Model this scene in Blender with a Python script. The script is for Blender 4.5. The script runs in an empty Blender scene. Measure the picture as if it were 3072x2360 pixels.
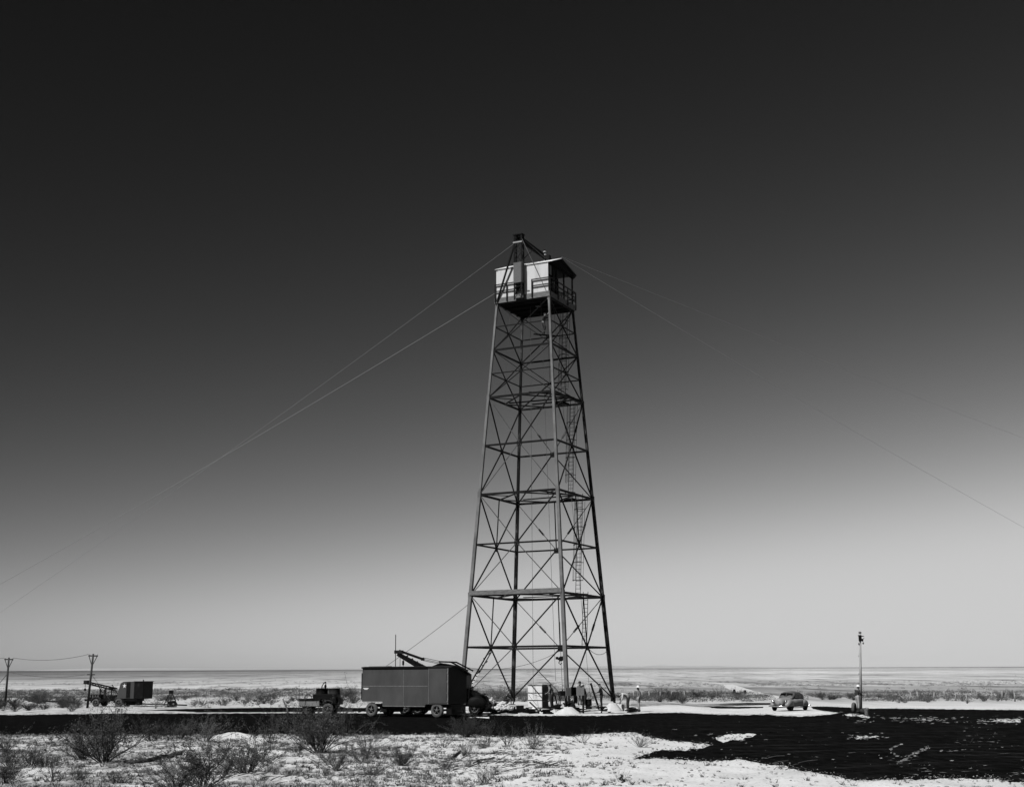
import bpy, bmesh, math, random
import numpy as np
from mathutils import Vector, Matrix, noise
V = Vector
R = math.radians
rnd = random.Random(7)
S = bpy.context.scene
COL = S.collection
PI = math.pi
HAZE = 2e-5

# ------------------------------------------------------------------ camera
FOC, PITCH, ROLL, CAMH = 3877.0, .2130, -.0043, 2.75
cam = bpy.data.cameras.new('camera'); cam.sensor_width = 36; cam.lens = 36 * FOC / 3072
cam.clip_start = .5; cam.clip_end = 60000
camo = bpy.data.objects.new('camera', cam); COL.objects.link(camo)
camo.matrix_world = Matrix.Translation((0, 0, CAMH)) @ Matrix.Rotation(PI/2 + PITCH, 4, 'X') @ Matrix.Rotation(ROLL, 4, 'Z')
S.camera = camo
CM = camo.matrix_world.to_3x3()

def ray(px, py):
    return CM @ V(((px - 1536) / FOC, -(py - 1180) / FOC, -1))
def sstep(a, b, x):
    t = min(1, max(0, (x - a) / (b - a))); return t * t * (3 - 2 * t)
def pad(x, y):            # the working area round the tower foot lies a little higher
    return .30 * sstep(93.5, 103, y) * sstep(-7, -2, x) * (1 - sstep(12, 16, x)) * (1 - sstep(112, 135, y))
def G(px, py, z=None):    # the place on the ground seen at a pixel of the photograph
    r = ray(px, py)
    zz = 0 if z is None else z
    for _ in range(12):
        t = (zz - CAMH) / r.z
        p = V((r.x * t, r.y * t, zz))
        if z is not None: break
        zz = pad(p.x, p.y)
    return p
def at(px, py, Y):        # the point seen at a pixel at a given distance
    r = ray(px, py); t = Y / r.y
    return V((r.x * t, Y, CAMH + r.z * t))

# ------------------------------------------------------------------ materials
def mat(name, a, b=None, scale=4, rough=.85, stretch=(1, 1, 1), bump=0, spec=.3, metal=0, lo=.35, hi=.65, bscale=None, det=6):
    m = bpy.data.materials.new(name); m.use_nodes = True
    nt = m.node_tree; N = nt.nodes; L = nt.links
    bs = N['Principled BSDF']
    bs.inputs['Roughness'].default_value = rough
    bs.inputs['Specular IOR Level'].default_value = spec
    bs.inputs['Metallic'].default_value = metal
    bs.inputs['Base Color'].default_value = (a, a, a, 1)
    if b is not None or bump:
        tc = N.new('ShaderNodeTexCoord'); mp = N.new('ShaderNodeMapping'); mp.inputs['Scale'].default_value = stretch
        L.new(tc.outputs['Object'], mp.inputs['Vector'])
        nz = N.new('ShaderNodeTexNoise'); nz.inputs['Scale'].default_value = scale; nz.inputs['Detail'].default_value = det
        nz.inputs['Roughness'].default_value = .62
        L.new(mp.outputs[0], nz.inputs['Vector'])
        if b is not None:
            cr = N.new('ShaderNodeValToRGB'); e = cr.color_ramp.elements
            e[0].position = lo; e[0].color = (a, a, a, 1); e[1].position = hi; e[1].color = (b, b, b, 1)
            L.new(nz.outputs['Fac'], cr.inputs['Fac']); L.new(cr.outputs['Color'], bs.inputs['Base Color'])
        if bump:
            n2 = N.new('ShaderNodeTexNoise'); n2.inputs['Scale'].default_value = bscale or scale * 3; n2.inputs['Detail'].default_value = 8
            L.new(mp.outputs[0], n2.inputs['Vector'])
            bp = N.new('ShaderNodeBump'); bp.inputs['Strength'].default_value = bump; bp.inputs['Distance'].default_value = .05
            L.new(n2.outputs['Fac'], bp.inputs['Height']); L.new(bp.outputs['Normal'], bs.inputs['Normal'])
    return m

M = {
 'steel': mat('painted_steel', .006, .014, 3, .7, bump=.1, spec=.1), 'leg_steel': mat('leg_steel', .10, .19, .8, .6, bump=.1),
 'steel_dark': mat('dark_steel', .007, .015, 3, .7, spec=.1), 'leg_shaded': mat('shaded_mottled_leg_steel', .008, .10, 1.3, .7, (1, 1, .5), lo=.52, hi=.66, spec=.1),
 'rod': mat('bare_rod', .05, .10, 5, .5),
 'board': mat('rough_board', .10, .22, 3, .9, (1, 1, 6), .3),
 'board_dark': mat('stained_board', .005, .012, 3, .95, (1, 1, 6), .3, spec=.03),
 'board_light': mat('pale_board', .30, .46, 3, .9, (1, 6, 1), .3),
 'white_sheet': mat('white_corrugated_sheet', .72, .86, 1.6, .6, (1, 1, .3), .05, lo=.3, hi=.5),
 'grey_sheet': mat('grey_corrugated_sheet', .19, .26, 14, .6, bump=.1),
 'white': mat('white_paint', .72, .85, 3, .6),
 'trailer': mat('olive_panel', .048, .082, 1.1, .7, (1, 1, .45), bump=.08, lo=.3, hi=.7, det=9, spec=.15),
 'trailer_trim': mat('worn_trim', .12, .24, 8, .5),
 'dark': mat('dark_paint', .004, .010, 3, .6, spec=.08),
 'dark2': mat('dark_green_paint', .015, .035, 2, .6, spec=.1),
 'rubber': mat('rubber', .008, .02, 10, .95, spec=.05),
 'dusty_rubber': mat('dusty_rubber', .06, .13, 5, .95, spec=.1),
 'rim': mat('wheel_rim', .07, .15, 6, .6),
 'glass': mat('dark_glass', .004, rough=.15, spec=.25),
 'chrome': mat('chrome', .5, rough=.2, metal=1),
 'car': mat('dusty_car_paint', .20, .32, 1.5, .45, spec=.3),
 'car_roof': mat('car_roof_paint', .07, .12, 1.5, .45, spec=.2),
 'wood_pole': mat('pole_wood', .035, .07, 4, .9, (1, 1, .1), .3),
 'pale_pole': mat('weathered_pole_wood', .30, .42, 6, .9, (1, 1, .3), .2),
 'porcelain': mat('porcelain', .6, rough=.3),
 'wire': mat('wire', .22, rough=.5), 'wire_pale': mat('galvanised_wire', .30, rough=.5), 'rope': mat('rope', .10, rough=.9),
 'rope_pale': mat('pale_rope', .6, .75, 20, .9),
 'concrete': mat('concrete', .55, .70, 3, .9, bump=.2),
 'heap': mat('pale_sand', .52, .66, 2, .95, bump=.5, bscale=30),
 'skin': mat('skin', .20, .28, 6, .6),
 'shirt_mid': mat('grey_shirt', .12, .2, 9, .9), 'shirt_light': mat('white_shirt', .55, .7, 9, .9), 'shirt_dark': mat('dark_shirt', .02, .045, 9, .9),
 'denim': mat('dark_trousers', .015, .035, 9, .9), 'khaki': mat('light_trousers', .3, .42, 9, .9), 'boot': mat('boot_leather', .03, rough=.7),
 'hat': mat('straw_hat', .7, .8, 9, .9), 'hat_dark': mat('dark_cap', .03, rough=.9), 'hair': mat('dark_hair', .015, rough=.8),
 'stem': mat('bush_stem', .02, .07, 9, .9), 'leaf': mat('bush_leaf', .03, .11, 6, .8), 'leaf_pale': mat('pale_leaf', .10, .24, 4, .8),
 'grass': mat('dry_grass', .16, .40, 1.2, .9), 'scrub': mat('scrub_leaf', .07, .19, .25, .9, lo=.4, hi=.6), 'twig': mat('dead_twig', .03, .12, 3, .9),
 'stone': mat('stone', .18, .40, 5, .9), 'crate_side_shade': mat('shaded_crate_side', .07, .12, 4, .9), 'dusting': mat('thin_sand_dusting', .05, .42, 1.1, .95, (.6, 1.5, 1), lo=.42, hi=.62, spec=0), 'star': mat('white_star_paint', .8, rough=.6), 'bark': mat('dead_wood', .02, .06, 4, .95, bump=.5),
}

# ------------------------------------------------------------------ mesh helper
class MB:
    def __init__(s): s.v = []; s.f = []
    def add(s, vs, fs):
        n = len(s.v); s.v += [tuple(v) for v in vs]; s.f += [tuple(i + n for i in f) for f in fs]; return s
    def box(s, c, d, rz=0, rm=None):
        c = V(c); m = rm or Matrix.Rotation(rz, 3, 'Z'); x, y, z = d[0]/2, d[1]/2, d[2]/2
        vs = [c + m @ V((i*x, j*y, k*z)) for k in (-1, 1) for i, j in ((-1, -1), (1, -1), (1, 1), (-1, 1))]
        return s.add(vs, [(3, 2, 1, 0), (4, 5, 6, 7), (0, 1, 5, 4), (1, 2, 6, 5), (2, 3, 7, 6), (3, 0, 4, 7)])
    def lohi(s, a, b):
        a = V(a); b = V(b); return s.box((a + b) / 2, b - a)
    def beam(s, p, q, w, h=None, w2=None, face=None):   # a bar from p to q; face: horizontal direction one side looks to
        p = V(p); q = V(q); h = h or w; d = (q - p).normalized()
        if face is not None: x = V(face); x = (x - d * x.dot(d)).normalized(); y = d.cross(x)
        else:
            u = V((0, 0, 1)) if abs(d.z) < .95 else V((0, 1, 0))
            x = d.cross(u).normalized(); y = d.cross(x)
        k = (w2 / w) if w2 else 1
        vs = [p + x*a*w/2 + y*b*h/2 for a, b in ((-1, -1), (1, -1), (1, 1), (-1, 1))] + [q + (x*a*w/2 + y*b*h/2) * k for a, b in ((-1, -1), (1, -1), (1, 1), (-1, 1))]
        fs = [(3, 2, 1, 0), (4, 5, 6, 7), (0, 1, 5, 4), (1, 2, 6, 5), (2, 3, 7, 6), (3, 0, 4, 7)]
        return s.add(vs, fs)
    def tube(s, pts, r, n=8, r2=None):
        pts = [V(p) for p in pts]; rings = []; m = len(pts)
        for i, p in enumerate(pts):
            d = (pts[min(i+1, m-1)] - pts[max(i-1, 0)]).normalized()
            u = V((0, 0, 1)) if abs(d.z) < .9 else V((0, 1, 0))
            x = d.cross(u).normalized(); y = d.cross(x)
            rr = r if r2 is None else r + (r2 - r) * i / (m - 1)
            rings.append([p + (x*math.cos(2*PI*k/n) + y*math.sin(2*PI*k/n)) * rr for k in range(n)])
        vs = [v for g in rings for v in g]
        fs = [(i*n+k, i*n+(k+1) % n, (i+1)*n+(k+1) % n, (i+1)*n+k) for i in range(m-1) for k in range(n)]
        fs += [tuple(range(n))[::-1], tuple((m-1)*n + k for k in range(n))]
        return s.add(vs, fs)
    def lathe(s, prof, n=20, c=(0, 0, 0), axis='Z', cap=True):     # prof: (radius, along)
        c = V(c); vs = []
        for r, z in prof:
            for k in range(n):
                a = 2*PI*k/n
                if axis == 'Z': vs.append(c + V((r*math.cos(a), r*math.sin(a), z)))
                elif axis == 'Y': vs.append(c + V((r*math.cos(a), z, r*math.sin(a))))
                else: vs.append(c + V((z, r*math.cos(a), r*math.sin(a))))
        m = len(prof)
        fs = [(i*n+k, i*n+(k+1) % n, (i+1)*n+(k+1) % n, (i+1)*n+k) for i in range(m-1) for k in range(n)]
        if cap: fs += [tuple(range(n))[::-1], tuple((m-1)*n + k for k in range(n))]
        return s.add(vs, fs)
    def prism(s, poly, y0, y1, fn=None):                 # poly in (x, z), pushed along y
        fn = fn or (lambda x, y, z: V((x, y, z))); n = len(poly)
        vs = [fn(x, y0, z) for x, z in poly] + [fn(x, y1, z) for x, z in poly]
        fs = [tuple(range(n)), tuple(range(2*n-1, n-1, -1))] + [(i, n+i, n+(i+1) % n, (i+1) % n) for i in range(n)]
        return s.add(vs, fs)
    def loft(s, secs, n=24):                             # secs: (x, yc, zc, half width, half height, power)
        vs = []
        for x, yc, zc, hw, hh, p in secs:
            for k in range(n):
                a = 2*PI*k/n; c_, s_ = math.cos(a), math.sin(a)
                vs.append((x, yc + hw*math.copysign(abs(c_)**(2/p), c_), zc + hh*math.copysign(abs(s_)**(2/p), s_)))
        m = len(secs)
        fs = [(i*n+k, i*n+(k+1) % n, (i+1)*n+(k+1) % n, (i+1)*n+k) for i in range(m-1) for k in range(n)]
        fs += [tuple(range(n))[::-1], tuple((m-1)*n + k for k in range(n))]
        return s.add(vs, fs)
    def corrug(s, P, Q, z0, z1, pitch=.07, amp=.012, t=.02, zf=None):   # upright corrugated sheet between two points
        P = V(P); Q = V(Q); d = Q - P; L_ = d.length; d.normalize(); nrm = V((d.y, -d.x, 0)); n = max(2, int(L_/pitch*4)); vs = []
        for side in (0, 1):
            for i in range(n+1):
                o = P + d*(L_*i/n) + nrm*(amp*math.sin(i*PI/2) - side*t)
                zz = zf(i/n) if zf else z1
                vs += [o + V((0, 0, z0)), o + V((0, 0, zz))]
        m = 2*(n+1); fs = []
        for i in range(n):
            a = 2*i; fs += [(a, a+2, a+3, a+1), (m+a+1, m+a+3, m+a+2, m+a), (a+1, a+3, m+a+3, m+a+1), (a+2, a, m+a, m+a+2)]
        return s.add(vs, fs)
    def build(s, name, m, parent=None, smooth=False, bevel=0):
        me = bpy.data.meshes.new(name); me.from_pydata(s.v, [], s.f)
        for mm in (m if isinstance(m, (list, tuple)) else [m]): me.materials.append(mm)
        b = bmesh.new(); b.from_mesh(me); bmesh.ops.recalc_face_normals(b, faces=b.faces)
        if bevel: bmesh.ops.bevel(b, geom=[e for e in b.edges if len(e.link_faces) == 2 and e.calc_face_angle() > .6], offset=bevel, segments=1, affect='EDGES')
        b.to_mesh(me); b.free()
        if smooth: me.shade_smooth()
        o = bpy.data.objects.new(name, me); COL.objects.link(o)
        if parent: o.parent = parent
        return o

def tag(o, label=None, cat=None, group=None, kind=None):
    if label: o['label'] = label
    if cat: o['category'] = cat
    if group: o['group'] = group
    if kind: o['kind'] = kind
    return o
def thing(name, label, cat, loc=(0, 0, 0), rz=0, group=None):
    o = bpy.data.objects.new(name, None); COL.objects.link(o); o.empty_display_size = .3
    o.location = loc; o.rotation_euler = (0, 0, rz)
    return tag(o, label, cat, group)
def copy_tree(root, loc, rz=0, sc=1, label=None, group=None):
    r = root.copy(); COL.objects.link(r); r.location = loc; r.rotation_euler = (0, 0, rz)
    r.scale = (sc, sc, sc) if not isinstance(sc, tuple) else sc
    if label: r['label'] = label
    if group: r['group'] = group
    for ch in root.children:
        c = ch.copy(); COL.objects.link(c); c.parent = r
        for g in ch.children:
            d = g.copy(); COL.objects.link(d); d.parent = c
    return r

# ================================================================== SKY, SUN, EXPOSURE
SAZ, SEL = R(-136), R(50)
sd = V((math.cos(SEL)*math.cos(SAZ), math.cos(SEL)*math.sin(SAZ), math.sin(SEL)))
W = bpy.data.worlds.new('World'); S.world = W; W.use_nodes = True
N = W.node_tree.nodes; L = W.node_tree.links; bg = N['Background']
sky = N.new('ShaderNodeTexSky'); sky.sky_type = 'NISHITA'; sky.sun_disc = False
sky.sun_elevation = SEL; sky.sun_rotation = math.atan2(sd.x, sd.y); sky.altitude = 1400; sky.dust_density = 1.0
# black and white plate behind a deep filter: the sky's luminance with the plate's steep response
bw = N.new('ShaderNodeRGBToBW'); L.new(sky.outputs[0], bw.inputs[0])
def wm(op, a, b):
    n = N.new('ShaderNodeMath'); n.operation = op
    for i, v in enumerate((a, b)):
        if isinstance(v, (int, float)): n.inputs[i].default_value = v
        else: L.new(v, n.inputs[i])
    return n.outputs[0]
tcw = N.new('ShaderNodeTexCoord'); sxw = N.new('ShaderNodeSeparateXYZ'); L.new(tcw.outputs['Generated'], sxw.inputs[0])
dens = wm('POWER', wm('DIVIDE', bw.outputs[0], 6.5), 3.0)
tilt = wm('ADD', 1, wm('MULTIPLY', sxw.outputs['X'], 1.05))
vv = wm('MULTIPLY', wm('MULTIPLY', dens, tilt), 6.5)
L.new(wm('DIVIDE', vv, wm('POWER', wm('ADD', 1, wm('POWER', wm('DIVIDE', vv, 6.0), 4)), 1/4)), bg.inputs['Color']); bg.inputs['Strength'].default_value = .1
sl = bpy.data.lights.new('sun', 'SUN'); sl.energy = 4.6; sl.angle = R(.53); sl.color = (1, 1, 1)
slo = bpy.data.objects.new('sun', sl); COL.objects.link(slo); slo.rotation_euler = (-sd).to_track_quat('-Z', 'Y').to_euler(); slo.location = (-60, -40, 80)
S.view_settings.view_transform = 'Standard'; S.view_settings.look = 'None'; S.view_settings.exposure = 0; S.view_settings.gamma = 1
S.render.engine = 'CYCLES'; S.cycles.max_bounces = 6; S.cycles.diffuse_bounces = 0; S.cycles.glossy_bounces = 2
#@@SKY

# ================================================================== GROUND
MAIN = [(-60, 2146), (0, 2144), (150, 2142), (320, 2139.5), (560, 2139), (760, 2138.5), (1080, 2138.5), (1290, 2140), (1440, 2143), (1570, 2146), (1678, 2145.5), (1797, 2147),
 (1860, 2143), (1960, 2137), (2048, 2136.5), (2135, 2142), (2230, 2144), (2300, 2142), (2330, 2146), (2400, 2148), (2460, 2145), (2500, 2141), (2520, 2137),
 (2470, 2132), (2438, 2125), (2432, 2119), (2480, 2118), (2540, 2121), (2600, 2124), (2740, 2125), (2900, 2127), (3130, 2129),
 (3130, 2345), (3025, 2344), (3000, 2336), (2850, 2334), (2700, 2338), (2560, 2340), (2520, 2330), (2460, 2318), (2400, 2310), (2350, 2296), (2290, 2290), (2220, 2276), (2130, 2283), (2048, 2278), (1970, 2275), (1900, 2276),
 (1935, 2262), (1985, 2248), (2048, 2250), (2110, 2243), (2140, 2232), (2080, 2226), (2030, 2224), (1960, 2212), (1930, 2204), (1900, 2199), (1860, 2196), (1790, 2200), (1750, 2203), (1700, 2207), (1650, 2203),
 (1560, 2209), (1490, 2208), (1400, 2203), (1290, 2201), (1200, 2204), (1024, 2205), (900, 2206), (850, 2201), (760, 2205), (600, 2203), (480, 2206), (400, 2202), (300, 2205), (200, 2203), (90, 2205), (0, 2206), (-60, 2208)]
STRIP = [(430, 2130), (500, 2127), (600, 2124.5), (700, 2123), (800, 2121.5), (900, 2121), (1100, 2122.5), (1290, 2125), (1290, 2129), (1180, 2133), (1000, 2134), (800, 2135), (700, 2135.5), (600, 2135.5), (520, 2131.5)]
STRIP2 = [(1960, 2121), (2060, 2118), (2180, 2118.5), (2290, 2119), (2290, 2122.5), (2200, 2124.5), (2060, 2123.5), (1980, 2124)]
ISLANDS = [[(2148, 2211), (2190, 2203), (2240, 2199), (2268, 2202), (2250, 2210), (2215, 2219), (2170, 2224), (2150, 2219)],
 [(2560, 2213), (2575, 2208), (2620, 2206), (2637, 2209), (2600, 2214), (2570, 2217)],
 [(2532, 2142), (2560, 2140), (2590, 2144), (2608, 2150), (2606, 2155), (2575, 2149), (2545, 2147)],
 [(2757, 2153), (2775, 2154), (2800, 2158), (2790, 2161), (2765, 2158)], [(2970, 2162), (3000, 2157), (3060, 2158), (3062, 2166), (3010, 2166)],
 [(2040, 2131), (2060, 2130), (2280, 2133), (2330, 2137), (2320, 2141), (2235, 2142.5), (2130, 2141), (2050, 2136)],
 [(1405, 2149.5), (1466, 2150), (1466, 2153), (1405, 2152)], [(1850, 2205), (1890, 2196), (1915, 2199), (1900, 2206), (1862, 2209)]]
def ragged(poly, amp=1.4, step=6, seed=1):
    r = random.Random(seed); out = []
    for i, (x, y) in enumerate(poly):
        x2, y2 = poly[(i+1) % len(poly)]; n = max(1, int(math.hypot(x2-x, y2-y)/step))
        for k in range(n):
            t = k/n; px = x+(x2-x)*t; py = y+(y2-y)*t
            a = amp * min(1.0, max(.25, (py-2100)/90))
            out.append((px + r.uniform(-2, 2), py + a*(noise.fractal(V((px*.05, py*.1, seed)), .7, 2, 4)*2.2 + r.uniform(-.7, .7))))
    return out
def sheet(name, polys, z, m, kind='structure', seed=1, amp=1.4, label=None):
    mb = MB()
    for i, poly in enumerate(polys):
        pts = [G(px, py, 0) for px, py in ragged(poly, amp, seed=seed+i)]
        mb.add([(p.x, p.y, z) for p in pts], [tuple(range(len(pts)))])
    me = bpy.data.meshes.new(name); me.from_pydata(mb.v, [], mb.f); me.materials.append(m)
    b = bmesh.new(); b.from_mesh(me); bmesh.ops.triangulate(b, faces=b.faces, ngon_method='EAR_CLIP')
    for f in b.faces:
        if f.normal.z < 0: f.normal_flip()
    b.to_mesh(me); b.free()
    o = bpy.data.objects.new(name, me); COL.objects.link(o); return tag(o, label, None, None, kind)

def mix3(nt, side, lg):       # haze and sunlight painted in: far ground darker left, paler right
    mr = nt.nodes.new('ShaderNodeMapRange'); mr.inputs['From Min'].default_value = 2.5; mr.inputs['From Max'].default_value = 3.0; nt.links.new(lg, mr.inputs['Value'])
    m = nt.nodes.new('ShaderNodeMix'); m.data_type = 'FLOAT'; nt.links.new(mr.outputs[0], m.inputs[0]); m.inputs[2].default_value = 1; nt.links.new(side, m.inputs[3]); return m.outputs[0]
def ground_mat():
    m = bpy.data.materials.new('desert_sand'); m.use_nodes = True; nt = m.node_tree; N = nt.nodes; L = nt.links; bs = N['Principled BSDF']
    bs.inputs['Roughness'].default_value = .95; bs.inputs['Specular IOR Level'].default_value = .1
    geo = N.new('ShaderNodeNewGeometry'); sx = N.new('ShaderNodeSeparateXYZ'); L.new(geo.outputs['Position'], sx.inputs[0])
    def nz(sc, stretch=(1, 1, 1), det=6, rough=.6):
        mp = N.new('ShaderNodeMapping'); mp.inputs['Scale'].default_value = stretch; L.new(geo.outputs['Position'], mp.inputs['Vector'])
        n = N.new('ShaderNodeTexNoise'); n.inputs['Scale'].default_value = sc; n.inputs['Detail'].default_value = det; n.inputs['Roughness'].default_value = rough
        L.new(mp.outputs[0], n.inputs['Vector']); return n.outputs['Fac']
    def ramp(v, stops):
        c = N.new('ShaderNodeValToRGB'); e = c.color_ramp.elements
        while len(e) < len(stops): e.new(.5)
        for k, (p, x) in enumerate(stops): e[k].position = p; e[k].color = (x, x, x, 1)
        L.new(v, c.inputs['Fac']); return c.outputs['Color']
    def mth(op, a, b=None, cl=False):
        n = N.new('ShaderNodeMath'); n.operation = op; n.use_clamp = cl
        for i, v in enumerate((a, b)):
            if v is None: continue
            if isinstance(v, (int, float)): n.inputs[i].default_value = v
            else: L.new(v, n.inputs[i])
        return n.outputs[0]
    # near sand: soft patches, crusts and grit
    sand = ramp(nz(.35, det=8), [(.3, .52), (.5, .63), (.7, .70)])
    grit = ramp(nz(9, det=8, rough=.7), [(.34, .45), (.44, 1), (.75, 1.05)])
    near = mth('MULTIPLY', sand, grit)
    # middle distance and far: bands of scrub-grown ground between bare flats, by log of the distance
    lg = mth('LOGARITHM', mth('MAXIMUM', sx.outputs['Y'], 1), 10)         # 2 = 100 m, 4 = 10 km
    wob = mth('MULTIPLY', mth('SUBTRACT', nz(.004, (1, .4, 1), 4), .5), .12)
    t = mth('DIVIDE', mth('SUBTRACT', mth('ADD', lg, wob), 1.9), 2.3, True)   # 0 = 80 m .. 1 = 16 km
    band = ramp(t, FARSTOPS)
    fleck = ramp(nz(.09, (1, .12, 1), 8, .75), [(.38, .35), (.5, 1), (.8, 1.08)])
    fleck2 = ramp(nz(.012, (1, .08, 1), 8, .8), [(.38, .62), (.52, 1), (.8, 1.05)])
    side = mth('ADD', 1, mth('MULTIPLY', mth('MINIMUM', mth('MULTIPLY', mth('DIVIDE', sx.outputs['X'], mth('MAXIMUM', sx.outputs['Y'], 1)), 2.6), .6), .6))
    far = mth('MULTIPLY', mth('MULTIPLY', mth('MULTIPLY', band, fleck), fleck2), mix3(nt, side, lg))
    k = mth('MULTIPLY', mth('SUBTRACT', sx.outputs['Y'], 100), .02, True)
    mix = N.new('ShaderNodeMix'); mix.data_type = 'RGBA'; L.new(k, mix.inputs[0])
    lf = mth('MULTIPLY', mth('SUBTRACT', -.04, mth('DIVIDE', sx.outputs['X'], mth('MAXIMUM', sx.outputs['Y'], 1))), 4.5, True)   # littered, grown-over ground to the left
    dk = ramp(nz(.8, det=9, rough=.7), [(.40, .30), (.56, 1)])
    near = mth('MULTIPLY', near, mth('ADD', 1, mth('MULTIPLY', lf, mth('SUBTRACT', dk, 1))))
    L.new(near, mix.inputs[6]); L.new(far, mix.inputs[7])
    L.new(mix.outputs[2], bs.inputs['Base Color'])
    bp = N.new('ShaderNodeBump'); bp.inputs['Strength'].default_value = .7; bp.inputs['Distance'].default_value = .06
    L.new(nz(5, det=10, rough=.65), bp.inputs['Height']); L.new(bp.outputs[0], bs.inputs['Normal'])
    return m
FARSTOPS = [(0, .52), (.12, .52), (.14, .40), (.21, .38), (.225, .55), (.27, .55), (.29, .44), (.32, .52), (.42, .46), (.50, .50), (.58, .36), (.64, .42), (.70, .20), (1, .18)]
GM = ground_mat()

POLY = np.array([(p.x, p.y) for p in (G(a, b, 0) for a, b in MAIN)])
def poly_dist(X, Y):      # signed distance: negative inside the dark surfacing
    A = POLY; B = np.roll(POLY, -1, 0); d = np.full(X.shape, 1e9); ins = np.zeros(X.shape, bool)
    for (ax, ay), (bx, by) in zip(A, B):
        ex, ey = bx-ax, by-ay; t = np.clip(((X-ax)*ex + (Y-ay)*ey) / (ex*ex+ey*ey+1e-12), 0, 1)
        d = np.minimum(d, np.hypot(X-ax-t*ex, Y-ay-t*ey))
        c = ((ay > Y) != (by > Y)); xi = (bx-ax)*(Y-ay)/((by-ay) if by != ay else 1e-9) + ax
        ins ^= c & (X < xi)
    return np.where(ins, -d, d)
def relief(x, y):
    p = V((x, y, 0))
    a = noise.fractal(p*.35, 1, 2, 4) * .10 + noise.fractal(p*1.6, .8, 2, 4) * .045
    return max(-.02, a + .05)
rows = [];
y = 24.0
while y < 62: rows.append(y); y += .16 + (y-24)*.006
while y < 150: rows.append(y); y += 1.0 + (y-62)*.01
while y < 17000: rows.append(y); y *= 1.06
rows = [-400, -60, 0, 14, 20] + rows
ncol = 230
us = np.linspace(-1, 1, ncol); us = us*.62 + np.sign(us)*np.abs(us)**6*2.6
vs = []; XX = np.zeros((len(rows), ncol)); YY = np.zeros_like(XX)
for i, yy in enumerate(rows):
    XX[i] = us * max(yy, 24) * (1 if yy > 0 else 3); YY[i] = yy
D = poly_dist(XX, YY)
for i, yy in enumerate(rows):
    for j in range(ncol):
        x = XX[i, j]
        if 22 <= yy < 66:
            k = sstep(.15, 1.6, D[i, j]) * (1 - sstep(56, 64, yy)) * sstep(24, 27, yy); z = relief(x, yy) * k if k > 0 else 0
        elif yy < 150: z = pad(x, yy)
        else: z = 0
        if yy > 300: z += (yy-300)*.0034 + (5*noise.noise(V((x*.0006, yy*.0004, 0))) * sstep(800, 4000, yy))
        vs.append((x, yy, z))
fs = [(i*ncol+j, i*ncol+j+1, (i+1)*ncol+j+1, (i+1)*ncol+j) for i in range(len(rows)-1) for j in range(ncol-1)]
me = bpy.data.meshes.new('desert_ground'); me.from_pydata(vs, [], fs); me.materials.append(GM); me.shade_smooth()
go = bpy.data.objects.new('ground', me); COL.objects.link(go); tag(go, 'pale desert sand reaching to the horizon', None, None, 'structure')

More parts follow.
